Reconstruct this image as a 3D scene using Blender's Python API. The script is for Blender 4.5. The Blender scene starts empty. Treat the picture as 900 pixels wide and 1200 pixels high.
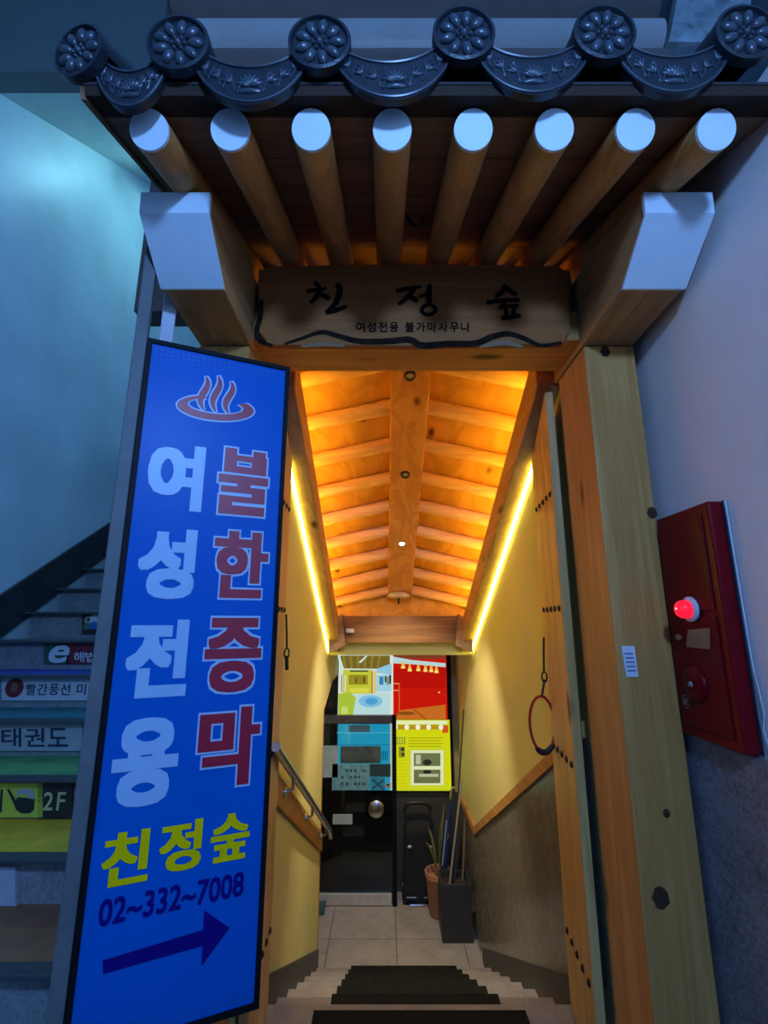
import bpy, math, random
from mathutils import Vector, Matrix
random.seed(7)
sc = bpy.context.scene
COL = sc.collection
R = math.radians

# ------------------------------------------------------------------ camera, world, exposure
F = 561.0; PITCH = R(12.85); CZ = 1.5
cam_d = bpy.data.cameras.new('camera'); cam = bpy.data.objects.new('camera', cam_d); COL.objects.link(cam)
cam_d.sensor_fit = 'VERTICAL'; cam_d.sensor_height = 36.0; cam_d.lens = F / 1200 * 36.0
cam_d.clip_start = 0.05
cam.location = (0, 0, CZ); cam.rotation_euler = (R(90) + PITCH, 0, 0)
sc.camera = cam

w = bpy.data.worlds.new('dusk'); sc.world = w; w.use_nodes = True
bg = w.node_tree.nodes['Background']
bg.inputs[0].default_value = (0.13, 0.38, 1.0, 1); bg.inputs[1].default_value = 0.48
sc.view_settings.view_transform = 'Standard'; sc.view_settings.look = 'None'
sc.view_settings.exposure = 0.0; sc.view_settings.gamma = 1.0
sc.view_settings.use_curve_mapping = False

# light of an assumed, unseen lamp behind the camera (pole and shade added below)
LAMP = Vector((0.25, -0.9, 2.80))
sl = bpy.data.lights.new('assumed_street_light', 'POINT'); sl.energy = 165; sl.color = (0.18, 0.42, 1.0); sl.shadow_soft_size = 0.10
slo = bpy.data.objects.new('assumed_street_light', sl); COL.objects.link(slo); slo.location = LAMP

# ------------------------------------------------------------------ pixel -> ray helpers (900 x 1200 frame)
def ray(px, py):
    dx = (px - 450) / F; dy = -(py - 600) / F
    c, s = math.cos(PITCH), math.sin(PITCH)
    return Vector((dx, c - dy * s, s + dy * c))
CAM = Vector((0, 0, CZ))
def P(px, py, Y):
    d = ray(px, py); return CAM + d * (Y / d.y)
def PX(px, py, X):
    d = ray(px, py); return CAM + d * (X / d.x)
def PPL(px, py, o, n):
    d = ray(px, py); return CAM + d * ((o - CAM).dot(n) / d.dot(n))

# ------------------------------------------------------------------ materials
MC = {}
def nt(name):
    m = bpy.data.materials.new(name); m.use_nodes = True
    n = m.node_tree; b = n.nodes['Principled BSDF']
    return m, n, b
def mat(name, col, rough=0.6, metal=0.0, var=0.12, vscale=14, bump=0.0, bscale=60, spec=0.5):
    if name in MC: return MC[name]
    m, n, b = nt(name)
    tc = n.nodes.new('ShaderNodeTexCoord'); nz = n.nodes.new('ShaderNodeTexNoise')
    nz.inputs['Scale'].default_value = vscale; nz.inputs['Detail'].default_value = 5
    n.links.new(tc.outputs['Object'], nz.inputs['Vector'])
    mr = n.nodes.new('ShaderNodeMapRange')
    mr.inputs[1].default_value = 0.3; mr.inputs[2].default_value = 0.7
    mr.inputs[3].default_value = 1 - var; mr.inputs[4].default_value = 1 + var
    n.links.new(nz.outputs[0], mr.inputs[0])
    mx = n.nodes.new('ShaderNodeVectorMath'); mx.operation = 'SCALE'
    mx.inputs[0].default_value = col[:3]
    n.links.new(mr.outputs[0], mx.inputs['Scale']); n.links.new(mx.outputs[0], b.inputs['Base Color'])
    b.inputs['Roughness'].default_value = rough; b.inputs['Metallic'].default_value = metal
    b.inputs['Specular IOR Level'].default_value = spec
    if bump:
        n2 = n.nodes.new('ShaderNodeTexNoise'); n2.inputs['Scale'].default_value = bscale; n2.inputs['Detail'].default_value = 6
        n.links.new(tc.outputs['Object'], n2.inputs['Vector'])
        bp = n.nodes.new('ShaderNodeBump'); bp.inputs['Strength'].default_value = bump; bp.inputs['Distance'].default_value = 0.01
        n.links.new(n2.outputs[0], bp.inputs['Height']); n.links.new(bp.outputs[0], b.inputs['Normal'])
    MC[name] = m; return m
def emit(name, col, s=1.0):
    if name in MC: return MC[name]
    m = bpy.data.materials.new(name); m.use_nodes = True; n = m.node_tree
    n.nodes.remove(n.nodes['Principled BSDF'])
    e = n.nodes.new('ShaderNodeEmission'); e.inputs[0].default_value = (*col[:3], 1); e.inputs[1].default_value = s
    n.links.new(e.outputs[0], n.nodes['Material Output'].inputs[0])
    MC[name] = m; return m
def srgb(r, g, b):
    f = lambda c: (c / 12.92 if c <= 0.04045 else ((c + 0.055) / 1.055) ** 2.4)
    return (f(r / 255), f(g / 255), f(b / 255))
def wood(name, axis, c1, c2, rough=0.5, knots=True, fine=1.0):
    if name in MC: return MC[name]
    m, n, b = nt(name); N = n.nodes; L = n.links
    tc = N.new('ShaderNodeTexCoord'); oi = N.new('ShaderNodeObjectInfo')
    off = N.new('ShaderNodeVectorMath'); off.operation = 'SCALE'; off.inputs[0].default_value = (13, 7, 5)
    L.new(oi.outputs['Random'], off.inputs['Scale'])
    add = N.new('ShaderNodeVectorMath'); L.new(tc.outputs['Object'], add.inputs[0]); L.new(off.outputs[0], add.inputs[1])
    def mp(along, across):
        k = N.new('ShaderNodeMapping'); s = [across] * 3; s[axis] = along
        k.inputs['Scale'].default_value = s; L.new(add.outputs[0], k.inputs['Vector']); return k
    a = mp(0.7 * fine, 9 * fine)
    n1 = N.new('ShaderNodeTexNoise'); n1.inputs['Scale'].default_value = 1.0; n1.inputs['Detail'].default_value = 3; n1.inputs['Distortion'].default_value = 0.6
    L.new(a.outputs[0], n1.inputs['Vector'])
    sn = N.new('ShaderNodeMath'); sn.operation = 'MULTIPLY'; sn.inputs[1].default_value = 22
    L.new(n1.outputs[0], sn.inputs[0])
    s2 = N.new('ShaderNodeMath'); s2.operation = 'SINE'; L.new(sn.outputs[0], s2.inputs[0])
    f2 = mp(4, 160)
    n2 = N.new('ShaderNodeTexNoise'); n2.inputs['Scale'].default_value = 1.0; n2.inputs['Detail'].default_value = 4
    L.new(f2.outputs[0], n2.inputs['Vector'])
    m1 = N.new('ShaderNodeMath'); m1.operation = 'MULTIPLY_ADD'; m1.inputs[1].default_value = 0.22; L.new(s2.outputs[0], m1.inputs[0]); L.new(n2.outputs[0], m1.inputs[2])
    cr = N.new('ShaderNodeValToRGB'); cr.color_ramp.elements[0].position = 0.15; cr.color_ramp.elements[1].position = 0.8
    cr.color_ramp.elements[0].color = (*c2, 1); cr.color_ramp.elements[1].color = (*c1, 1)
    L.new(m1.outputs[0], cr.inputs[0]); out = cr.outputs[0]
    if knots:
        k = mp(1.6, 4.5)
        v = N.new('ShaderNodeTexVoronoi'); v.inputs['Scale'].default_value = 1.0; L.new(k.outputs[0], v.inputs['Vector'])
        kr = N.new('ShaderNodeValToRGB'); kr.color_ramp.elements[0].position = 0.055; kr.color_ramp.elements[1].position = 0.13
        kr.color_ramp.elements[0].color = (0.16, 0.12, 0.1, 1); kr.color_ramp.elements[1].color = (1, 1, 1, 1)
        L.new(v.outputs['Distance'], kr.inputs[0])
        mm = N.new('ShaderNodeMix'); mm.data_type = 'RGBA'; mm.blend_type = 'MULTIPLY'; mm.inputs[0].default_value = 1
        L.new(out, mm.inputs[6]); L.new(kr.outputs[0], mm.inputs[7]); out = mm.outputs[2]
    L.new(out, b.inputs['Base Color']); b.inputs['Roughness'].default_value = rough; b.inputs['Specular IOR Level'].default_value = 0.18
    bp = N.new('ShaderNodeBump'); bp.inputs['Strength'].default_value = 0.12; bp.inputs['Distance'].default_value = 0.004
    L.new(m1.outputs[0], bp.inputs['Height']); L.new(bp.outputs[0], b.inputs['Normal'])
    MC[name] = m; return m

PINE1, PINE2 = (0.68, 0.335, 0.10), (0.52, 0.215, 0.055)
WX = wood('pine_along_x', 0, PINE1, PINE2); WY = wood('pine_along_y', 1, (0.62, 0.31, 0.10), (0.46, 0.20, 0.055)); WZ = wood('pine_along_z', 2, PINE1, PINE2, rough=0.38)
PLY = wood('pine_plywood', 1, (0.78, 0.42, 0.08), (0.60, 0.30, 0.045), rough=0.55, fine=0.6)
DWX = wood('dark_oiled_wood_x', 0, (0.32, 0.19, 0.115), (0.21, 0.12, 0.07), rough=0.6)
DWY = wood('dark_oiled_wood_y', 1, (0.30, 0.17, 0.085), (0.19, 0.10, 0.05), rough=0.6)
BEAMW = wood('warm_beam_wood_y', 1, (0.50, 0.28, 0.11), (0.36, 0.18, 0.065), rough=0.5)
BOARD = wood('signboard_wood', 0, (0.40, 0.14, 0.038), (0.30, 0.095, 0.026), rough=0.55, knots=False)
WHITE = mat('white_end_paint', (0.74, 0.80, 0.84), 0.55, var=0.03)
TILE = mat('dark_glazed_roof_tile', (0.014, 0.017, 0.024), 0.38, var=0.25, vscale=20, bump=0.15, bscale=90)
TILER = mat('roof_tile_relief', (0.045, 0.055, 0.07), 0.3, var=0.2, vscale=30)
IRON = mat('black_iron', (0.015, 0.014, 0.013), 0.45, 0.6)
STEEL = mat('brushed_steel', (0.6, 0.58, 0.55), 0.28, 1.0, var=0.08)
INK = mat('black_ink', (0.005, 0.005, 0.005), 0.8, spec=0.05)
CREAM = mat('cream_wall_paint', (0.72, 0.64, 0.24), 0.6, var=0.05, vscale=3, bump=0.05, bscale=140)
BLUEW = mat('pale_stairwell_paint', (0.62, 0.74, 0.76), 0.42, var=0.10, vscale=2.2, bump=0.12, bscale=9)
WALLR = mat('offwhite_wall_paint', (0.82, 0.74, 0.70), 0.7, var=0.05, vscale=2, bump=0.06, bscale=120)
RUBBER = mat('black_rubber', (0.010, 0.010, 0.009), 0.85, var=0.3, vscale=60, bump=0.4, bscale=220, spec=0.15)
BASEB = mat('dark_stone_skirting', (0.05, 0.05, 0.05), 0.5)
BLACKP = mat('black_plastic', (0.012, 0.012, 0.014), 0.4)

def granite(name, c1, c2, scale=260, rough=0.45):
    if name in MC: return MC[name]
    m, n, b = nt(name); N = n.nodes; L = n.links
    tc = N.new('ShaderNodeTexCoord'); v = N.new('ShaderNodeTexVoronoi'); v.inputs['Scale'].default_value = scale
    L.new(tc.outputs['Object'], v.inputs['Vector'])
    nz = N.new('ShaderNodeTexNoise'); nz.inputs['Scale'].default_value = 9; nz.inputs['Detail'].default_value = 6; L.new(tc.outputs['Object'], nz.inputs['Vector'])
    a = N.new('ShaderNodeMath'); a.operation = 'MULTIPLY_ADD'; a.inputs[1].default_value = 0.45
    L.new(v.outputs['Color'], a.inputs[0]); 
    h = N.new('ShaderNodeMath'); h.operation = 'MULTIPLY'; h.inputs[1].default_value = 0.6; L.new(nz.outputs[0], h.inputs[0]); L.new(h.outputs[0], a.inputs[2])
    cr = N.new('ShaderNodeValToRGB'); cr.color_ramp.elements[0].position = 0.2; cr.color_ramp.elements[1].position = 0.8
    cr.color_ramp.elements[0].color = (*c1, 1); cr.color_ramp.elements[1].color = (*c2, 1)
    L.new(a.outputs[0], cr.inputs[0]); L.new(cr.outputs[0], b.inputs['Base Color']); b.inputs['Roughness'].default_value = rough
    MC[name] = m; return m
GRAN = granite('grey_granite_floor', (0.24, 0.21, 0.19), (0.50, 0.45, 0.41))
GRAND = granite('rough_granite_wall', (0.12, 0.105, 0.11), (0.34, 0.30, 0.30), 120, 0.7)
STONE = granite('wainscot_stone', (0.17, 0.15, 0.12), (0.25, 0.22, 0.18), 30, 0.22)
MARB = granite('speckled_marble', (0.20, 0.22, 0.22), (0.80, 0.82, 0.82), 14, 0.4)
CONC = granite('worn_concrete_step', (0.16, 0.17, 0.17), (0.34, 0.35, 0.35), 90, 0.7)

# ------------------------------------------------------------------ mesh builder
class MB:
    def __init__(s): s.v = []; s.f = []; s.m = []; s.mi = 0
    def add(s, vs, fs):
        o = len(s.v); s.v += [Vector(v) for v in vs]
        for f in fs: s.f.append([i + o for i in f]); s.m.append(s.mi)
        return s
    def box(s, x0, x1, y0, y1, z0, z1):
        v = [(x, y, z) for x in (x0, x1) for y in (y0, y1) for z in (z0, z1)]
        return s.add(v, [(0, 1, 3, 2), (4, 6, 7, 5), (0, 4, 5, 1), (2, 3, 7, 6), (0, 2, 6, 4), (1, 5, 7, 3)])
    def hexa(s, a, b):          # two quads, a (front) and b (back)
        return s.add(list(a) + list(b), [(0, 1, 2, 3), (7, 6, 5, 4), (0, 4, 5, 1), (1, 5, 6, 2), (2, 6, 7, 3), (3, 7, 4, 0)])
    def prism(s, poly, vec):    # planar polygon of 3D points extruded by vec
        n = len(poly); vec = Vector(vec); a = [Vector(p) for p in poly]
        s.add(a + [p + vec for p in a], [list(range(n)), [n + i for i in range(n)][::-1]] + [(i, i + n, (i + 1) % n + n, (i + 1) % n) for i in range(n)])
        return s
    def poly(s, pts): return s.add(pts, [list(range(len(pts)))])
    def tube(s, pts, r, n=10, cap=True, closed=False):
        pts = [Vector(p) for p in pts]; k = len(pts)
        rs = r if isinstance(r, (list, tuple)) else [r] * k
        rings = []; up = None
        for i, p in enumerate(pts):
            if closed: t = pts[(i + 1) % k] - pts[i - 1]
            else: t = pts[min(i + 1, k - 1)] - pts[max(i - 1, 0)]
            t.normalize()
            if up is None: up = Vector((0, 0, 1)) if abs(t.z) < 0.9 else Vector((1, 0, 0))
            a = t.cross(up).normalized(); b = a.cross(t).normalized(); up = b
            rings.append([p + (a * math.cos(2 * math.pi * j / n) + b * math.sin(2 * math.pi * j / n)) * rs[i] for j in range(n)])
        o = [q for rg in rings for q in rg]; fs = []
        for i in range(k if closed else k - 1):
            i2 = (i + 1) % k
            for j in range(n): fs.append((i * n + j, i * n + (j + 1) % n, i2 * n + (j + 1) % n, i2 * n + j))
        if cap and not closed: fs += [list(range(n))[::-1], [(k - 1) * n + j for j in range(n)]]
        return s.add(o, fs)
    def lathe(s, prof, o, axis=(0, 0, 1), n=24):     # prof: (r, h) along axis from o
        o = Vector(o); ax = Vector(axis).normalized()
        up = Vector((0, 0, 1)) if abs(ax.z) < 0.9 else Vector((1, 0, 0))
        a = ax.cross(up).normalized(); b = ax.cross(a).normalized(); vs = []; fs = []
        for r, h in prof:
            vs += [o + ax * h + (a * math.cos(2 * math.pi * j / n) + b * math.sin(2 * math.pi * j / n)) * max(r, 1e-5) for j in range(n)]
        for i in range(len(prof) - 1):
            for j in range(n): fs.append((i * n + j, i * n + (j + 1) % n, (i + 1) * n + (j + 1) % n, (i + 1) * n + j))
        fs += [list(range(n))[::-1], [(len(prof) - 1) * n + j for j in range(n)]]
        return s.add(vs, fs)
    def ball(s, c, rx, ry, rz, n=12, k=7, M=None):
        c = Vector(c); vs = []; fs = []
        for i in range(k + 1):
            t = math.pi * i / k
            for j in range(n):
                p = 2 * math.pi * j / n; q = Vector((rx * math.sin(t) * math.cos(p), ry * math.sin(t) * math.sin(p), rz * math.cos(t)))
                vs.append(c + (M @ q if M else q))
        for i in range(k):
            for j in range(n): fs.append((i * n + j, (i + 1) * n + j, (i + 1) * n + (j + 1) % n, i * n + (j + 1) % n))
        return s.add(vs, fs)
    def ribbon(s, pts, ws, nrm):      # flat brush stroke in a plane with normal nrm
        pts = [Vector(p) for p in pts]; k = len(pts); vs = []; nrm = Vector(nrm)
        for i, p in enumerate(pts):
            t = (pts[min(i + 1, k - 1)] - pts[max(i - 1, 0)]).normalized(); a = nrm.cross(t).normalized()
            vs += [p + a * ws[i] / 2, p - a * ws[i] / 2]
        return s.add(vs, [(2 * i, 2 * i + 2, 2 * i + 3, 2 * i + 1) for i in range(k - 1)])
    def build(s, name, mats, parent=None, smooth=False, bevel=0.0, fix=True):
        me = bpy.data.meshes.new(name); me.from_pydata([tuple(v) for v in s.v], [], s.f)
        if not isinstance(mats, (list, tuple)): mats = [mats]
        for q in mats: me.materials.append(q)
        for p, i in zip(me.polygons, s.m): p.material_index = i; p.use_smooth = bool(smooth)
        if fix:
            import bmesh
            b = bmesh.new(); b.from_mesh(me); bmesh.ops.recalc_face_normals(b, faces=b.faces[:]); b.to_mesh(me); b.free()
        if smooth: 
            try: me.set_sharp_from_angle(angle=R(40))
            except Exception: pass
        ob = bpy.data.objects.new(name, me); COL.objects.link(ob)
        if bevel:
            md = ob.modifiers.new('soft_edge', 'BEVEL'); md.width = bevel; md.segments = 2; md.limit_method = 'ANGLE'; md.angle_limit = R(50)
        adopt(ob, parent); return ob
def adopt(ob, parent):
    if parent is not None:
        ob.parent = parent; ob.matrix_parent_inverse = Matrix.Translation(-wloc(parent))
def wloc(o):
    l = Vector(o.location)
    return l
def tag(o, label=None, cat=None, group=None, kind=None):
    if label: o['label'] = label
    if cat: o['category'] = cat
    if group: o['group'] = group
    if kind: o['kind'] = kind
    return o
def thing(name, loc, label, cat, group=None, kind=None):
    o = bpy.data.objects.new(name, None); COL.objects.link(o); o.location = loc; o.empty_display_size = 0.1
    return tag(o, label, cat, group, kind)
def struct(name, loc=(0, 0, 0), label=None):
    return thing(name, loc, label, None, kind='structure')

# a row of characters, each a part of its own; xs = pixel spans at the baseline
def letter_row(name, txt, x0, x1, yb, yt, Y, m, parent, bold=0.0, shear=0.0, gap=0.10, lift=0.002):
    ws = [0.4 if c == ' ' else 1.0 for c in txt]; tot = sum(ws); x = x0
    for c, w_ in zip(txt, ws):
        wpx = (x1 - x0) * w_ / tot
        if c != ' ':
            o_ = P(x + wpx * gap / 2, yb, Y); lettering(name, c, o_, P(x + wpx * (1 - gap / 2), yb, Y) - o_, P(x + wpx * gap / 2, yt, Y) - o_, Vector((0, -1, 0)), m, parent, bold=bold, lift=lift, shear=shear)
        x += wpx

# flat prints: list of (points, colour material) stacked a hair apart along n
def prints(name, items, n, parent, step=0.0006, start=0.001):
    mb = MB(); ms = []; n = Vector(n)
    for i, (pts, m) in enumerate(items):
        if m not in ms: ms.append(m)
        mb.mi = ms.index(m); mb.poly([Vector(p) + n * (start + step * i) for p in pts])
    return mb.build(name, ms, parent, fix=False)

# lettering as mesh, mapped on a rectangle: o = lower-left corner, U and V full side vectors
def text_geo(s, bold=0.0, shear=0.0, res=3):
    cu = bpy.data.curves.new('t', 'FONT'); cu.body = s; cu.offset = bold; cu.resolution_u = res; cu.shear = shear
    ob = bpy.data.objects.new('t', cu); COL.objects.link(ob)
    dg = bpy.context.evaluated_depsgraph_get(); dg.update()
    me = bpy.data.meshes.new_from_object(ob.evaluated_get(dg))
    vs = [v.co.copy() for v in me.vertices]; fs = [list(p.vertices) for p in me.polygons]
    bpy.data.objects.remove(ob); bpy.data.curves.remove(cu); bpy.data.meshes.remove(me)
    return vs, fs
def lettering(name, s, o, U, V, n, m, parent, bold=0.0, grow=0.0, lift=0.002, shear=0.0, ky=1.0):
    vs, fs = text_geo(s, 0.0, shear)
    x0 = min(v.x for v in vs) ; x1 = max(v.x for v in vs); y0 = min(v.y for v in vs); y1 = max(v.y for v in vs)
    b = bold
    x0 -= b; x1 += b; y0 -= b * ky; y1 += b * ky
    o, U, V, n = Vector(o), Vector(U), Vector(V), Vector(n)
    g = bold + grow; gy = bold * ky + grow
    sh = [(0, 0)]
    if g: sh += [(g * i, gy * j) for i in (-1, -.5, 0, .5, 1) for j in (-1, -.5, 0, .5, 1) if max(abs(i), abs(j)) == 1]
    if g > 0.05: sh += [(g * i, gy * j) for i in (-.5, .5) for j in (-.5, .5)]
    mb = MB()
    for q, (dx, dy) in enumerate(sh):
        mb.add([o + U * ((v.x + dx - x0) / (x1 - x0)) + V * ((v.y + dy - y0) / (y1 - y0)) + n * (lift + q * 4e-6) for v in vs], fs)
    return mb.build(name, m, parent, fix=False)

# ================================================================== key dimensions
SL = 0.515                                    # the passage falls this much per metre
XL, XR, XC = -0.49, 0.77, 0.14                # passage walls and its middle
Y1, YE = 4.36, 5.35                           # end of the slope, end wall
LZ = -1.05                                    # landing
def hz(hv, Y): return CZ - SL * Y + hv        # height of a line parallel to the slope
ST0, RUN, RISE = 2.30, 0.29, 0.15
WLX, WRX = -2.37, 0.965                       # outer walls left and right
GY = 1.60                                     # gate front plane

# ================================================================== THE SETTING
fl = MB(); fl.box(-7, 7, -9, ST0, -0.12, 0.0); o = fl.build('floor', granite('street_paving', (0.04, 0.04, 0.042), (0.085, 0.085, 0.09)), None); tag(o, kind='structure')

# right outer wall: painted above, rough granite below
mb = MB(); mb.box(WRX, WRX + 0.15, -3.0, 1.9, 1.16, 2.86); tag(mb.build('wall_right', WALLR), kind='structure')
mb = MB(); mb.box(WRX - 0.012, WRX + 0.15, -3.0, 1.9, 0.0, 1.16); tag(mb.build('wall_right_base', GRAND), kind='structure')

# stairwell on the left
mb = MB(); mb.box(WLX - 0.15, WLX, 0.3, 7.0, 0.0, 8.2); tag(mb.build('wall_left', BLUEW), kind='structure')
mb = MB(); mb.box(WLX, -0.74, 6.9, 7.0, 0.0, 8.2); tag(mb.build('wall_back', BLUEW), kind='structure')
cA, cB = (2.3, 4.67), (6.95, 4.67 + 4.65 * 0.677)
mb = MB(); mb.prism([(WLX, cA[0], cA[1]), (WLX, cB[0], cB[1]), (WLX, cB[0], cB[1] + 0.12), (WLX, cA[0], cA[1] + 0.12)], (1.75, 0, 0))
tag(mb.build('ceiling', mat('pale_sloped_ceiling', (0.66, 0.76, 0.70), 0.6, var=0.05)), kind='structure')
# slab edge above the stairs
wf = struct('wall_front', (-1.8, 2.2, 4.67))
mb = MB(); mb.box(-4.2, -1.34, 2.18, 2.3, 4.67, 5.30); mb.build('slab_edge', mat('greenish_concrete', (0.15, 0.175, 0.165), 0.6, var=0.08, vscale=3), wf)
mb = MB(); mb.box(-4.2, -1.36, 2.15, 2.3, 5.30, 5.34); mb.build('edge_trim', mat('pale_edge_trim', (0.6, 0.62, 0.62), 0.5), wf)
mb = MB(); mb.box(-4.2, -1.36, 2.2, 2.3, 5.34, 6.2); mb.build('marble_panel', granite('dark_marble', (0.05, 0.05, 0.055), (0.28, 0.3, 0.3), 16, 0.4), wf)
# facade of half-round planks above the gate roof
mb = MB(); mb.box(-1.34, 1.74, 2.26, 2.40, 3.12, 6.2); mb.build('facade_backing', mat('brown_backing', (0.12, 0.075, 0.06), 0.7), wf)
PLK = mat('brown_painted_plank', (0.26, 0.165, 0.13), 0.5, var=0.1, vscale=5)
PLKL = mat('sky_paled_tan_plank', (0.80, 0.68, 0.62), 0.35, var=0.06, vscale=5)  # tan plank, its colour paled to carry the highlight from the sky
zz = 4.212
for i in range(8):
    h = 0.24
    prof = [(0, 2.26, zz)] + [(0, 2.26 - 0.075 * math.sin(math.pi * t / 8) ** 0.6, zz + h * t / 8) for t in range(9)] + [(0, 2.26, zz + h)]
    mb = MB(); mb.prism([Vector(p) + Vector((-1.335, 0, 0)) for p in prof[1:-1]], (3.06, 0, 0))
    mb.build('siding_plank', PLKL if i == 3 else PLK, wf, smooth=True); zz += h + 0.004
mb = MB(); mb.prism([P(784, 49, 2.2), P(880, 49, 2.2), P(880, -30, 2.2), P(799, -30, 2.2)], (0, 0.08, 0)); mb.build('marble_panel', MARB, wf)
mb = MB(); mb.box(1.75, 4.0, 2.29, 2.40, 3.0, 6.2); mb.build('facade_backing', mat('dark_facade', (0.04, 0.05, 0.07), 0.6), wf)

# passage walls, landing, end wall
def slopewall(x0, x1, y0, y1, zlow, hv_top):
    m = MB(); m.prism([(x0, y0, zlow), (x0, y1, zlow), (x0, y1, hz(hv_top, y1)), (x0, y0, hz(hv_top, y0))], (x1 - x0, 0, 0)); return m
YC = 4.13; zc1, zc2 = 0.815, 0.97
cut = [(YC, LZ - .2), (YC, zc1), (4.78, zc2), (YE, zc2)]
mb = MB(); mb.prism([(XL - .14, y, z) for y, z in [(1.88, LZ - .2)] + cut + [(YE, 1.6), (Y1, hz(2.52, Y1)), (1.88, hz(2.52, 1.88))]], (0.14, 0, 0)); tag(mb.build('wall_passage_left', CREAM), kind='structure')
mb = MB()
for (ya, za), (yb, zb_) in zip(cut[:-1], cut[1:]):
    d = Vector((0, yb - ya, zb_ - za)).normalized(); n_ = Vector((0, d.z, -d.y)) * 0.018
    a, b = Vector((XL - .145, ya, za)), Vector((XL - .145, yb, zb_)); mb.prism([a, b, b + n_, a + n_], (0.15, 0, 0))
tag(mb.build('trim_5', WZ), kind='structure')
mb = slopewall(XR, XR + 0.14, 1.88, Y1, LZ - 0.2, 2.52)
mb.box(XR, XR + 0.14, Y1, YE, LZ - 0.2, 1.6); tag(mb.build('wall_passage_right', CREAM), kind='structure')
mb = MB(); mb.box(-1.3, XR, YE, YE + 0.12, LZ - 0.1, 1.6); tag(mb.build('wall_end', mat('olive_end_wall', (0.42, 0.34, 0.16), 0.6)), kind='structure')
mb = MB(); mb.box(-1.4, -1.3, YC - 0.1, YE + 0.12, LZ - 0.1, 1.6).box(-1.3, XL - 0.14, YC - 0.1, YC, LZ - 0.1, 1.6)
tag(mb.build('wall_landing', CREAM), kind='structure')
mb = MB(); mb.box(-1.3, XR, Y1 + 0.14, YE, 1.42, 1.52); tag(mb.build('ceiling_landing', PLY), kind='structure')

# landing floor of granite tiles
lf = struct('floor_landing', (0, 4.7, LZ))
xs = [-1.3, -0.45, 0.10, 0.65, XR]; ys = [ST0 + RUN * 6, 4.62, 5.2, YE]
mb = MB(); mb.box(-1.3, XR, ys[0], YE, LZ - 0.12, LZ - 0.008); mb.build('mortar_bed', mat('dark_joint', (0.10, 0.09, 0.085), 0.9), lf)
for i in range(4):
    for j in range(3):
        g = 0.003; mb = MB(); mb.box(xs[i] + g, xs[i + 1] - g, ys[j] + g, ys[j + 1] - g, LZ - 0.01, LZ); mb.build('floor_tile', GRAN, lf)
mb = MB(); mb.box(XL - .01, XR, 1.90, ST0 + .004, -0.03, 0.006); tag(mb.build('floor_threshold', granite('worn_granite_step', (0.17, 0.145, 0.125), (0.36, 0.315, 0.28))), kind='structure')
# stairs going down
sd = struct('stairs_down', (XC, ST0, 0))
for k in range(1, 7):
    z = -RISE * k; y0 = ST0 + RUN * (k - 1)
    mb = MB(); mb.box(XL, XR, y0, y0 + RUN, z - 0.2, z); mb.build('step', granite('worn_granite_step', (0.17, 0.145, 0.125), (0.36, 0.315, 0.28)), sd, bevel=0.006)
# skirtings of the passage (follow the slope)
for nm, xa, xb, ye_ in (('baseboard_left', XL, XL + 0.012, YC), ('baseboard_right', XR - 0.012, XR, Y1)):
    m = MB(); m.prism([(xa, 2.0, hz(-0.43, 2.0)), (xa, ye_, hz(-0.43, ye_)), (xa, ye_, hz(-0.215, ye_)), (xa, 2.0, hz(-0.215, 2.0))], (xb - xa, 0, 0))
    tag(m.build(nm, BASEB), kind='structure')
# stone wainscot and wooden cap on the right wall
m = MB(); m.prism([(XR, 1.95, hz(-0.215, 1.95)), (XR, 4.47, hz(-0.215, 4.47)), (XR, 4.47, hz(0.575, 4.47)), (XR, 1.95, hz(0.575, 1.95))], (-0.008, 0, 0))
wp = m.build('wall_panel_right', STONE); tag(wp, kind='structure')
m = MB(); m.box(XR - 0.008, XR, 4.475, YE, LZ, hz(0.575, 4.5)); tag(m.build('wall_panel_landing', STONE), kind='structure')
m = MB(); m.prism([(XR, 1.95, hz(0.575, 1.95)), (XR, 4.49, hz(0.575, 4.49)), (XR, 4.49, hz(0.635, 4.49)), (XR, 1.95, hz(0.635, 1.95))], (-0.022, 0, 0)); tag(m.build('trim_1', WY), kind='structure')
zc = hz(0.575, 4.49)
m = MB(); m.box(XR - 0.022, XR, 4.49, YE, zc, zc + 0.06); tag(m.build('trim_2', WY), kind='structure')
m = MB(); m.prism([(XL, 1.95, hz(0.42, 1.95)), (XL, YC - 0.002, hz(0.42, YC)), (XL, YC - .002, hz(0.54, YC)), (XL, 1.95, hz(0.54, 1.95))], (0.02, 0, 0)); tag(m.build('trim_3', WY), kind='structure')

# ------------------------------------------------------------------ passage ceiling
pc = struct('ceiling_passage', (XC, 3.0, 2.4))
def slopebox(x0, x1, y0, y1, h0, h1, ends='v'):
    return [(x0, y0, hz(h0, y0)), (x1, y0, hz(h0, y0)), (x1, y0, hz(h1, y0)), (x0, y0, hz(h1, y0))], [(x0, y1, hz(h0, y1)), (x1, y1, hz(h0, y1)), (x1, y1, hz(h1, y1)), (x0, y1, hz(h1, y1))]
YB = 1.92
for xa, xb in ((XL, XL + 0.10), (XR - 0.10, XR)):
    mb = MB(); mb.hexa(*slopebox(xa, xb, YB, Y1, 1.985, 2.17)); mb.build('side_beam', BEAMW, pc, bevel=0.004)
mb = MB(); mb.hexa(*slopebox(XC - 0.103, XC + 0.103, YB, Y1 - 0.02, 2.41, 2.55)); rb = mb.build('ridge_beam', WY, pc, bevel=0.006)
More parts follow.
